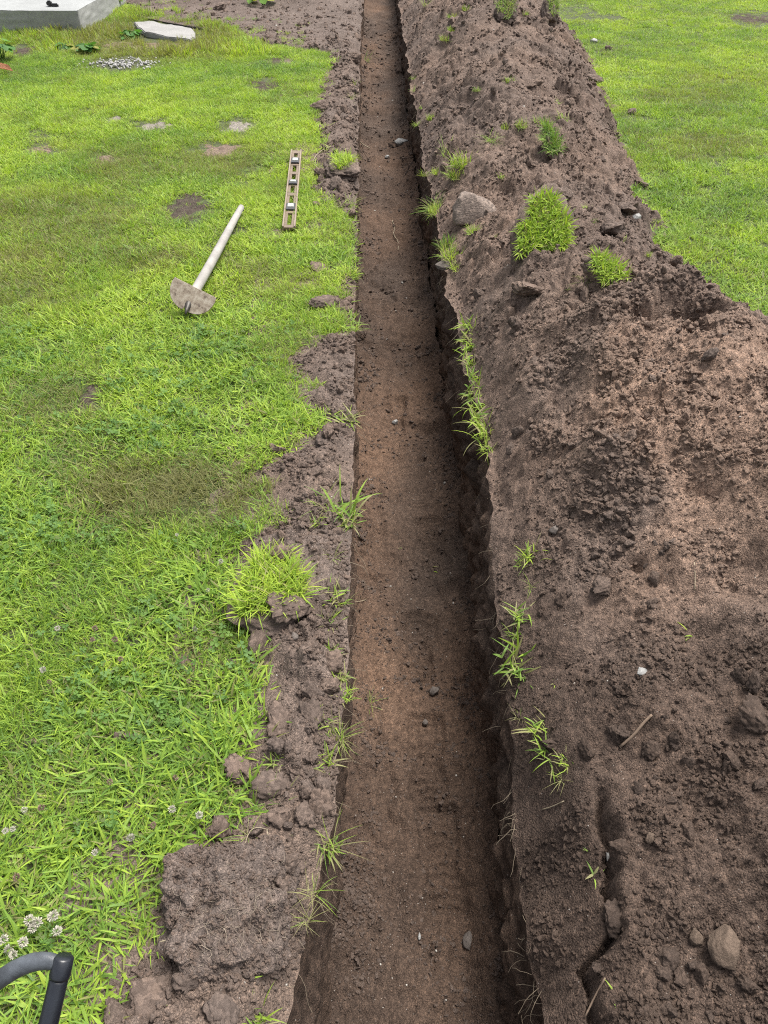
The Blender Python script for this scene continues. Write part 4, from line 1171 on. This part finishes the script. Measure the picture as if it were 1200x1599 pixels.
stem([(556, 216), (566, 226), (578, 233)], .004, DRYM, 'thin pale root hanging into the far trench', 'root')

# fine roots hanging out of both cut edges
def hanging_roots():
    rg = np.random.default_rng(91)
    bm = bmesh.new()
    for i in range(420):
        right = rg.random() < .7
        y = .25 + 6.5 * rg.random() ** 2.0
        Yv = np.array([y])
        x = float(lip_r(Yv)[0]) - .004 if right else float(lip_l(Yv)[0]) + .004
        sg = -1 if right else 1
        z = float(surf(np.array([x - sg * .012]), Yv)[0]) - rg.random() ** 2 * .10
        p = Vector((x + sg * -.012, y, z)); L = rg.uniform(.02, .10)
        pts = [p.copy()]; d = Vector((sg * rg.uniform(.3, 1), rg.normal(0, .7), rg.uniform(-.6, .3)))
        for k in range(5):
            d = (d + Vector((rg.normal(0, .25), rg.normal(0, .3), -.30))).normalized()
            p = p + d * L / 5; pts.append(p.copy())
        add_tube(bm, pts, .00035 + .0005 * rg.random() ** 2, 4, False)
    tag(link('hanging_roots', bm_mesh('hanging_roots', bm, simple('root_fibre', (.17, .135, .095), .9, var=.4, vscale=9), True)), 'fine roots hanging out of the cut edges of the trench', None, None, 'stuff')
hanging_roots()
# ------------------------------------------------------------------ tools
def build_hoe():
    WOOD = simple('weathered_white_wood', (.25, .237, .22), .75, bumpscale=60, var=.22, vscale=12, bump=.25)
    m, nt, b = mat_nodes('muddy_steel')
    tc = N(nt, 'ShaderNodeTexCoord').outputs['Object']
    c = ramp(nt, noise(nt, tc, 34, 6, .7), [(.36, (.06, .045, .034)), (.44, (.19, .15, .112)), (.56, (.28, .24, .19)), (.70, (.36, .325, .275))])
    nt.links.new(c, b.inputs['Base Color']); b.inputs['Roughness'].default_value = .7; b.inputs['Metallic'].default_value = .15
    bp = N(nt, 'ShaderNodeBump', i_Strength=.4, i_Distance=.002); nt.links.new(noise(nt, tc, 90, 4, .7), bp.inputs['Height']); nt.links.new(bp.outputs[0], b.inputs['Normal'])
    STEEL = m
    DARK = simple('dark_steel', (.06, .055, .05), .5, .6, var=.3)
    a = Vector(at(293, 472, .05)); e = Vector(at(377, 319, .055))
    d = (e - a)
    L = d.length; rz = math.atan2(d.y, d.x) - math.pi / 2
    t = empty('hoe', (a.x, a.y, 0), (0, 0, rz))
    tag(t, 'garden hoe with pale wooden handle and muddy blade lying on the left lawn', 'hoe')
    bm = bmesh.new()
    pts, rad = [], []
    for k in range(15):
        f = k / 14
        pts.append((.002 * math.sin(f * 5), .02 + f * (L - .02), .043 - .004 * f)); rad.append(.0215 - .0055 * f + .002 * math.sin(f * 3.1))
    pts.append((0, L + .006, .039)); rad.append(.011)
    add_tube(bm, pts, rad, 16)
    link('handle', bm_mesh('handle', bm, WOOD, True), t)
    # blade: straight edge up, rounded edge down, tilted back over the socket
    out = []
    W, H = .098, .112
    out += [(-W, H), (W, H)]
    for (x, y) in ((.101, .088), (.098, .066), (.091, .046), (.079, .028), (.062, .013), (.042, .004), (.022, .0), (.011, .001), (.006, .018), (-.006, .018), (-.011, .001), (-.022, .0), (-.042, .004), (-.062, .013), (-.079, .028), (-.091, .046), (-.098, .066), (-.101, .088)):
        out.append((x, y))
    bm = bmesh.new()
    vs_ = [bm.verts.new((x, 0, y)) for x, y in out]
    f = bm.faces.new(vs_)
    ex = bmesh.ops.extrude_face_region(bm, geom=[f])
    bmesh.ops.translate(bm, vec=(0, .004, 0), verts=[v for v in ex['geom'] if isinstance(v, bmesh.types.BMVert)])
    bmesh.ops.bevel(bm, geom=bm.edges[:], offset=.0012, segments=1, affect='EDGES')
    bmesh.ops.recalc_face_normals(bm, faces=bm.faces[:])
    bl = link('blade', bm_mesh('blade', bm, STEEL), t, (-.012, -.02, .022), (R(-42), R(24), R(-8)))
    bl.scale = (.97, 1, .97)
    bm = bmesh.new()
    add_tube(bm, [(0, -.050, .022), (0, -.03, .030), (0, .0, .036), (0, .05, .043)], [.004, .008, .015, .0235], 12)
    link('socket', bm_mesh('socket', bm, DARK, True), t)
build_hoe()

def build_level():
    BODY = simple('level_brown_frame', (.135, .098, .064), .55, var=.25, vscale=9, bumpscale=50, bump=.1)
    RAIL = simple('level_pale_rail', (.20, .155, .11), .45, var=.2, vscale=12)
    BLK = simple('level_black_plastic', (.03, .03, .032), .4, var=.2)
    VIAL = simple('level_vial', (.36, .37, .33), .15, var=.05)
    a = Vector(at(451, 354, .03)); e = Vector(at(463, 237, .03))
    d = e - a; L = d.length; rz = math.atan2(d.y, d.x) - math.pi / 2
    t = empty('spirit_level', (a.x, a.y, .021), (R(.6), R(2), rz))
    tag(t, 'long brown spirit level with three vials lying on the left lawn', 'level')
    W, T = .068, .022
    for s in (-1, 1):
        bm = bmesh.new(); add_box(bm, (s * (W / 2 - .004), L / 2, 0), (.008, L, T * 1.25), None, .0012)
        link('rail', bm_mesh('rail', bm, RAIL), t)
    # web with openings: crossbars at fractions of the length
    holes = [(.03, .155), (.275, .365), (.40, .49), (.555, .645), (.68, .77), (.90, .955)]
    vials = [(.19, .25), (.505, .555 - .012), (.80, .86)]
    bm = bmesh.new()
    edges = [0.0] + [v for h in holes for v in h] + [1.0]
    for k in range(0, len(edges), 2):
        y0, y1 = edges[k] * L, edges[k + 1] * L
        add_box(bm, (0, (y0 + y1) / 2, 0), (W - .0162, y1 - y0, T * .55), None, .001)
    for h in holes:
        for s in (-1, 1):
            add_box(bm, (s * (W / 2 - .0155), (h[0] + h[1]) / 2 * L, 0), (.0148, (h[1] - h[0]) * L - .0006, T * .5), None, .001)
    link('frame', bm_mesh('frame', bm, BODY), t)
    for (y0, y1) in vials:
        bm = bmesh.new(); add_box(bm, (0, (y0 + y1) / 2 * L, .005), (W - .019, (y1 - y0) * L + .02, T * .95), None, .003)
        h = link('vial_block', bm_mesh('vial_block', bm, BLK), t)
        bm = bmesh.new(); add_box(bm, (0, (y0 + y1) / 2 * L + .006, .0162), (W - .036, (y1 - y0) * L * .62, .006), None, .002)
        link('vial', bm_mesh('vial', bm, VIAL), h)
build_level()

def build_shovel():
    BLK = simple('black_plastic_grip', (.010, .012, .017), .34, var=.2, vscale=60, bumpscale=300, bump=.05)
    GRY = simple('scuffed_grey_plastic', (.055, .062, .072), .40, var=.6, vscale=40, bumpscale=120, bump=.15)
    WD = simple('shaft_wood', (.36, .25, .14), .6, var=.2, vscale=14)
    ST = simple('shovel_steel', (.22, .21, .20), .45, .8, var=.25)
    z = .80
    A = deep(97, 1508, z); B = deep(52, 1700, z - .015)
    Sk = deep(-105, 1655, z + .02)
    foot = Vector((-1.06, .30, .0))
    t = empty('shovel', foot)
    tag(t, 'shovel with black and grey D-grip handle at the lower left corner', 'shovel')
    W = lambda v: Vector(v) - foot
    ax = (B - A).normalized()
    bm = bmesh.new()
    add_tube(bm, [W(A + ax * .012), W(A + ax * .016), W(A * .5 + B * .5), W(B - ax * .016), W(B - ax * .012)], [.0090, .0100, .0104, .0100, .0090], 24)
    link('grip', bm_mesh('grip', bm, BLK, True), t)
    def bez(p0, p1, p2, p3, n=14):
        return [p0 * (1 - f) ** 3 + p1 * 3 * f * (1 - f) ** 2 + p2 * 3 * f * f * (1 - f) + p3 * f ** 3 for f in [i / n for i in range(n + 1)]]
    for (P, c1, c2) in ((A, deep(52, 1482, z), deep(-25, 1525, z)), (B, deep(20, 1745, z - .015), deep(-40, 1735, z))):
        pts = bez(P, c1, c2, Sk)
        rad = [(.0078 + .0022 * math.sin(min(1, i / 14 * 1.2) * math.pi), 0.0068 + .002 * (i / 14)) for i in range(15)]
        bm = bmesh.new(); add_tube(bm, [W(p) for p in pts], rad, 16)
        link('grip_arm', bm_mesh('grip_arm', bm, GRY, True), t)
        sgn = 1 if P is A else -1
        bm = bmesh.new(); add_tube(bm, [W(P - ax * .010 * sgn), W(P - ax * .008 * sgn), W(P + ax * .010 * sgn), W(P + ax * .0125 * sgn)], [.0082, .0106, .0112, .0106], 20)
        link('end_cap', bm_mesh('end_cap', bm, BLK, True), t)
    sh = (foot - Sk).normalized()
    bm = bmesh.new(); add_tube(bm, [W(Sk - sh * .015), W(Sk + sh * .02), W(Sk + sh * .12)], [.013, .020, .0185], 16)
    link('socket', bm_mesh('socket', bm, GRY, True), t)
    end = foot - sh * .24
    bm = bmesh.new(); add_tube(bm, [W(Sk + sh * .10), W(end)], .0155, 14)
    link('shaft', bm_mesh('shaft', bm, WD, True), t)
    # dished blade pushed into the turf
    bm = bmesh.new()
    side = sh.cross(Vector((0, 0, 1))).normalized(); nrm = side.cross(sh)
    ring = []
    for i in range(9):
        f = i / 8
        w = .10 * (1 - max(0, (f - .55) / .45) ** 2 * .85)
        rowv = []
        for j in range(-4, 5):
            u = j / 4
            rowv.append(bm.verts.new(W(end + sh * (-.03 + f * .30) + side * u * w + nrm * (.03 * u * u - .012))))
        ring.append(rowv)
    for a_, b_ in zip(ring, ring[1:]):
        for j in range(8):
            bm.faces.new((a_[j], a_[j + 1], b_[j + 1], b_[j]))
    f0 = bm.faces[:]
    ex = bmesh.ops.solidify(bm, geom=f0, thickness=.0025)
    link('blade', bm_mesh('blade', bm, ST, True), t)
build_shovel()

# ------------------------------------------------------------------ concrete in the far left corner
def concrete(name, color, seed):
    m, nt, b = mat_nodes(name)
    tc = N(nt, 'ShaderNodeTexCoord').outputs['Object']
    lo = tuple(c * .78 for c in color); hi = tuple(min(.9, c * 1.12) for c in color)
    c = ramp(nt, noise(nt, tc, 3.2, 8, .68), [(.3, lo), (.6, color), (.8, hi)])
    c2 = ramp(nt, noise(nt, tc, 45, 5, .7), [(.3, (.82, .82, .82)), (.7, (1.1, 1.1, 1.1))])
    nt.links.new(mix(nt, c, c2, 1.0, 'MULTIPLY'), b.inputs['Base Color'])
    b.inputs['Roughness'].default_value = .85
    bp = N(nt, 'ShaderNodeBump', i_Strength=.3, i_Distance=.01)
    nt.links.new(noise(nt, tc, 30, 6, .7), bp.inputs['Height']); nt.links.new(bp.outputs[0], b.inputs['Normal'])
    return m
def build_slab():
    c = at(128, 50)
    CON = concrete('slab_concrete', (.255, .265, .263), 1)
    t = empty('concrete_slab', (c[0], c[1], 0))
    tag(t, 'raised grey concrete foundation slab in the far left corner', 'slab')
    Wd, D, H = 4.2, 3.6, .205
    nx, ny = 90, 80
    xs = np.linspace(-Wd, 0, nx); ys = np.linspace(0, D, ny)
    Xg, Yg = np.meshgrid(xs, ys)
    Zg = H - .008 + .006 * fbm(Xg, Yg, 2, 3, 950)
    e = np.minimum(np.minimum(-Xg, Xg + Wd), np.minimum(Yg, D - Yg))
    Zg = Zg - .006 * sstep(.02, 0, e)
    link('top', mesh_np('slab_top', np.stack([Xg, Yg, Zg], -1).reshape(-1, 3), grid_faces(ny, nx), CON), t)
    per = [(x, 0) for x in np.linspace(-Wd, 0, 100)] + [(0, y) for y in np.linspace(0, D, 90)[1:]] + [(x, D) for x in np.linspace(0, -Wd, 20)[1:]] + [(-Wd, y) for y in np.linspace(D, 0, 20)[1:]]
    per = np.array(per); zs = np.linspace(-.06, H - .0135, 16)
    V = np.zeros((16, len(per), 3))
    V[:, :, 0] = per[None, :, 0]; V[:, :, 1] = per[None, :, 1]; V[:, :, 2] = zs[:, None]
    n = .010 * perlin((per[:, 0] + per[:, 1])[None, :] * 3.0 + zs[:, None] * 0, zs[:, None] * 14 + per[None, :, 0] * 0, 960)
    V[:, :, 1] -= np.abs(n) * (per[None, :, 1] == 0); V[:, :, 0] += np.abs(n) * (per[None, :, 0] == 0)
    link('side_wall', mesh_np('slab_side', V.reshape(-1, 3), grid_faces(16, len(per)), concrete('slab_side_concrete', (.28, .285, .27), 2)), t)
    # crumbs of mortar and dirt on the top
    return t
build_slab()
def build_pad():
    pts = [(209, 33), (216, 42), (226, 50), (246, 53), (270, 58), (297, 62), (304, 57), (305, 49), (300, 43), (280, 41), (255, 37), (238, 33)]
    P = [at(x, y, .035) for x, y in pts]
    c = np.mean(P, 0)
    bm = bmesh.new()
    f = bm.faces.new([bm.verts.new((p[0] - c[0], p[1] - c[1], 0)) for p in P])
    if f.normal.z < 0: f.normal_flip()
    ex = bmesh.ops.extrude_face_region(bm, geom=[f])
    bmesh.ops.translate(bm, vec=(0, 0, .05), verts=[v for v in ex['geom'] if isinstance(v, bmesh.types.BMVert)])
    bmesh.ops.bevel(bm, geom=[e for e in bm.edges], offset=.008, segments=2, affect='EDGES')
    bmesh.ops.triangulate(bm, faces=bm.faces[:])
    bmesh.ops.subdivide_edges(bm, edges=bm.edges[:], cuts=3, use_grid_fill=True)
    for v in bm.verts:
        v.co.z += .010 * mnoise.noise(v.co * 6) + .006 * mnoise.noise(v.co * 18)
        v.co.x += .012 * mnoise.noise(v.co * 9 + Vector((5, 1, 2))); v.co.y += .012 * mnoise.noise(v.co * 9 + Vector((1, 7, 2)))
    bmesh.ops.recalc_face_normals(bm, faces=bm.faces[:])
    tag(link('concrete_pad', bm_mesh('concrete_pad', bm, concrete('pale_concrete', (.235, .228, .22), 3)), None, (c[0], c[1], -.012)),
        'flat pale concrete pad sunk in grass right of the slab', 'concrete pad')
build_pad()
def build_stake():
    BLK = simple('stake_black_cap', (.012, .012, .014), .4)
    MT = simple('stake_metal', (.33, .33, .32), .5, .5)
    p = at(87, 44)
    top = .24
    t = empty('garden_stake', (p[0], p[1], 0))
    tag(t, 'thin metal stake with black cap in front of the concrete slab', 'stake')
    bm = bmesh.new(); add_tube(bm, [(0, 0, -.05), (0, 0, top * .9)], .006, 8); link('rod', bm_mesh('rod', bm, MT, True), t)
    bm = bmesh.new()
    add_box(bm, (.0, 0, .225), (.05, .05, .035), None, .006); add_box(bm, (.055, 0, .205), (.07, .04, .04), None, .01)
    add_tube(bm, [(0, 0, .19), (0, 0, .25)], .016, 10)
    link('cap', bm_mesh('cap', bm, BLK), t)
build_stake()

# gravel, bare earth spots, plants in the far left corner
GRAVEL = simple('gravel_stone', (.28, .275, .265), .8, var=.35, vscale=2)
GRAVEL_C = template_collection('gravel_stones', [lump_mesh('gravel_stone', GRAVEL, 680 + i, 2, .25, 5) for i in range(4)])
def gravel():
    rg = np.random.default_rng(5)
    P = []
    for i in range(220):
        a = rg.random() * 6.28; r = math.sqrt(rg.random())
        q = at(192 + 40 * r * math.cos(a) + rg.normal(0, 17), 98 + 5 * r * math.sin(a) + rg.normal(0, 3.5))
        P.append((q[0], q[1], -.006 + .008 * rg.random()))
    n = len(P)
    instancer('gravel', 'patch of pale grey gravel in the far left lawn', P, rg.uniform(0, 6.28, (n, 3)), np.repeat(rg.uniform(.004, .014, n)[:, None], 3, 1), rg.integers(0, 4, n), GRAVEL_C, {})
gravel()
EARTH = soil_material('bare_earth', (.10, .08, .065), (.15, .118, .098), (.20, .16, .138), (.21, .14, .105), .6)
DARKEARTH = soil_material('dark_bare_earth', (.040, .033, .027), (.062, .050, .041), (.09, .072, .06), (.08, .062, .05), .6)
PALEEARTH = soil_material('pale_bare_earth', (.13, .12, .105), (.20, .185, .165), (.27, .25, .23), (.20, .17, .15), .6)
def bare_spot(px, py, rx, ry, mat, label, seed):
    c = at(px, py)
    ex = abs(at(px + rx, py)[0] - at(px - rx, py)[0]) / 2 * 1.25; ey = abs(at(px, py - ry)[1] - at(px, py + ry)[1]) / 2 * 1.25
    nr, na = 16, 48
    V = [(0, 0, .012)]; F = []
    for i in range(1, nr + 1):
        for k in range(na):
            a = 2 * math.pi * k / na
            w = .9 + .55 * mnoise.noise(Vector((math.cos(a) * 1.6, math.sin(a) * 1.6, seed))) + .30 * mnoise.noise(Vector((math.cos(a) * 5, math.sin(a) * 5, seed)))
            r = i / nr * w
            x, y = r * ex * math.cos(a), r * ey * math.sin(a)
            V.append((x, y, .012 * (1 - (i / nr) ** 2) - .012 * (i == nr) + .012 * mnoise.noise(Vector((x * 14, y * 14, seed))) + .007 * mnoise.noise(Vector((x * 45, y * 45, seed)))))
    V = np.array(V)
    for k in range(na): F.append((0, 1 + k, 1 + (k + 1) % na, 1 + (k + 1) % na))
    tri = np.array([f[:3] for f in F])
    q = []
    for i in range(nr - 1):
        for k in range(na):
            a0 = 1 + i * na + k; a1 = 1 + i * na + (k + 1) % na
            q += [(a0, a0 + na, a1 + na), (a0, a1 + na, a1)]
    me = mesh_np('bare_spot', V, np.concatenate([tri, np.array(q)]), mat, {'tint': np.full(len(V), .25)})
    o = link('bare_earth', me, None, (c[0], c[1], float(ground_h(np.array(c[0]), np.array(c[1]))) - .004))
    tag(o, label, kind='structure')
bare_spot(142, 617, 19, 22, DARKEARTH, 'dark bare spot in the middle of the left lawn', 1)
bare_spot(296, 325, 34, 20, DARKEARTH, 'dark bare patch beside the hoe handle', 2)
bare_spot(345, 229, 32, 9, EARTH, 'tan bare patch on the far left lawn', 3)
bare_spot(242, 194, 26, 6, PALEEARTH, 'pale stony patch on the far left lawn', 4)
bare_spot(370, 196, 22, 9, PALEEARTH, 'pale stony patch beyond the tan bare patch', 5)
bare_spot(62, 230, 24, 6, EARTH, 'pinkish bare patch at the far left', 6)
bare_spot(412, 130, 20, 8, DARKEARTH, 'thin earthy patch beyond the level', 7)
bare_spot(437, 94, 18, 5, DARKEARTH, 'thin earthy patch near the far dirt', 8)
bare_spot(1178, 28, 36, 10, DARKEARTH, 'earthy patch on the far right lawn', 9)
bare_spot(40, 76, 24, 9, DARKEARTH, 'dark dug spot in front of the slab', 10)
bare_spot(215, 70, 55, 7, EARTH, 'strip of dry earth behind the gravel', 11)
bare_spot(165, 243, 16, 6, EARTH, 'small tan spot left of the tan bare patch', 12)
bare_spot(176, 184, 12, 4, PALEEARTH, 'small pale spot on the far left lawn', 13)
bare_spot(175, 1478, 20, 24, DARKEARTH, 'dark bare soil in the grass left of the overturned sod', 14)

LEAF = grass_material('broad_leaf', [(.0, (.04, .11, .03)), (.5, (.08, .20, .04)), (1., (.20, .33, .05))], (.30, .28, .06), instanced=False)
def leaf_plant(px, py, n, size, label, seed, hue=.4, lift=0., upright=.7):
    rg = np.random.default_rng(seed)
    p = hit(px, py)
    t = empty('leafy_plant', p)
    tag(t, label, 'plant')
    bm = bmesh.new()
    for i in range(n):
        a = 6.283 * i / n + rg.normal(0, .3); r = size * rg.uniform(.3, .8); h = size * upright * rg.uniform(.5, 1.1)
        tip = Vector((math.cos(a) * r, math.sin(a) * r, h))
        add_tube(bm, [(0, 0, -.01), tip * .5 + Vector((0, 0, h * .15)), tip], size * .02, 5)
        s = size * rg.uniform(.35, .6)
        V = []; F = []
        nseg = 10
        V.append((0, 0, 0))
        for k in range(nseg + 1):
            b = math.pi * (k / nseg - .5) * 1.7
            rr = s * (.75 + .25 * math.cos(b) + .08 * math.cos(5 * b))
            V.append((rr * math.cos(b) + s * .1, rr * math.sin(b) * .8, .12 * s * abs(math.sin(b)) - .10 * s * math.cos(b)))
        for k in range(nseg): F.append((0, k + 1, k + 2))
        me = mesh_np('leaf', np.array(V), np.array(F), LEAF, {'blade': np.full(len(V), rg.random()), 'along': np.full(len(V), .9)})
        lo = link('leaf', me, t, tip, (rg.normal(0, .3), rg.uniform(-.2, .5), a))
        lo.color = (hue, 0, 0, 1)
    st = bm_mesh('stem', bm, LEAF, True)
    for an in ('blade', 'along'):
        at_ = st.attributes.new(an, 'FLOAT', 'POINT'); at_.data.foreach_set('value', np.full(len(st.vertices), .5, np.float32))
    so = link('stem', st, t); so.color = (.3, 0, 0, 1)
leaf_plant(412, 8, 8, .17, 'squash plant with large round leaves at the top of the picture', 3, .55)
leaf_plant(395, 5, 4, .12, 'yellowing leafy plant beside the squash plant', 4, .95)
leaf_plant(138, 83, 26, .11, 'dark green leafy weed between slab and gravel', 5, .15, upright=.6)
leaf_plant(105, 78, 22, .09, 'low dark weed in front of the concrete slab', 6, .1, upright=.5)
leaf_plant(205, 60, 24, .11, 'leafy weed growing against the pale concrete pad', 7, .25, upright=.5)
leaf_plant(178, 10, 18, .12, 'leafy weed at the far corner of the slab', 8, .3, upright=.9)
leaf_plant(5, 95, 16, .13, 'tall leafy weed at the left picture edge', 9, .35, upright=1.0)
DEADLEAF = simple('dead_leaf', (.30, .13, .06), .8, var=.3)
def dead_leaf():
    p = at(3, 106, .04)
    bm = bmesh.new()
    vs_ = [bm.verts.new(v) for v in ((-.10, .02, .03), (-.03, .05, .035), (.05, .03, .02), (.10, -.02, -.02), (.04, -.03, .0), (-.04, -.02, .01))]
    bm.faces.new(vs_)
    bmesh.ops.solidify(bm, geom=bm.faces[:], thickness=.004)
    tag(link('dead_leaf', bm_mesh('dead_leaf', bm, DEADLEAF), None, p), 'rust-brown dead leaf at the left picture edge', 'leaf')
dead_leaf()

# white clover flowers in the near lawn
PETAL = simple('clover_petal', (.32, .305, .25), .7, var=.25, vscale=300)
BROWNP = simple('faded_clover_petal', (.17, .115, .085), .8, var=.25, vscale=300)
STEMM = simple('clover_stem', (.12, .22, .05), .6)
def flower_mesh(mat, seed):
    rg = np.random.default_rng(seed)
    bm = bmesh.new()
    for i in range(46):
        z = 1 - 1.75 * (i + .5) / 46; a = i * 2.39996; r = math.sqrt(max(0, 1 - z * z))
        d = Vector((r * math.cos(a), r * math.sin(a), z))
        L = .0085 * rg.uniform(.85, 1.15)
        s = d.orthogonal().normalized(); u = d.cross(s)
        b = [bm.verts.new(d * .003 + s * .0004), bm.verts.new(d * .003 - s * .0004), bm.verts.new(d * L * .8 - s * .0014 + u * .0005), bm.verts.new(d * L + u * .0014), bm.verts.new(d * L * .8 + s * .0014 + u * .0005)]
        bm.faces.new(b)
    return bm_mesh('flower_head', bm, mat)
FH = [flower_mesh(PETAL, 1), flower_mesh(PETAL, 2)]; FB = flower_mesh(BROWNP, 3)
bm = bmesh.new(); add_tube(bm, [(0, 0, -.04), (.003, 0, -.02), (0, 0, 0)], .0008, 5); FS = bm_mesh('stem', bm, STEMM, True)
def flower(px, py, brown, label, group, s=1.2):
    q = at(px, py, .035)
    t = empty('clover_flower', (q[0], q[1], .036 + .01 * random.random()), (random.uniform(-.4, .4), random.uniform(-.4, .4), random.uniform(0, 6)))
    s *= random.uniform(.65, .95); t.scale = (s, s, s)
    tag(t, label, 'flower', group)
    link('flower_head', FB if brown else random.choice(FH), t); link('stem', FS, t)
for _i, (px, py) in enumerate(sorted(((48, 1440), (60, 1443), (52, 1452), (85, 1433), (92, 1457), (15, 1485), (22, 1492), (38, 1474), (8, 1470)))):
    flower(px, py, False, 'white clover flower above the shovel grip, ' + _ORD[_i] + ' from the left in its cluster', 'white clover flowers near the shovel grip', 1.35)
for _i, (px, py) in enumerate(sorted(((22, 1298), (40, 1268), (10, 1300), (270, 1267), (312, 1275), (205, 1310), (150, 1335)))):
    flower(px, py, False, 'small white clover flower scattered in the near lawn, ' + _ORD[_i] + ' from the left', 'white clover flowers scattered in the near lawn', 1.1)
for _i, (px, py) in enumerate(sorted(((90, 982), (325, 922), (346, 880), (305, 985), (68, 1048), (277, 838)))):
    flower(px, py, False, 'white clover flower in the middle of the left lawn, ' + _ORD[_i] + ' from the left', 'white clover flowers in the middle lawn', 1.0)
for _i, (px, py) in enumerate(sorted(((145, 1000), (180, 1000), (190, 1033), (78, 1067), (150, 985), (275, 1215), (172, 1222), (65, 1262), (28, 1373), (240, 1290), (295, 1065), (55, 1160)))):
    flower(px, py, True, 'faded brown clover head in the near left lawn, ' + _ORD[_i] + ' from the left', 'faded clover heads in the near lawn', 1.1)
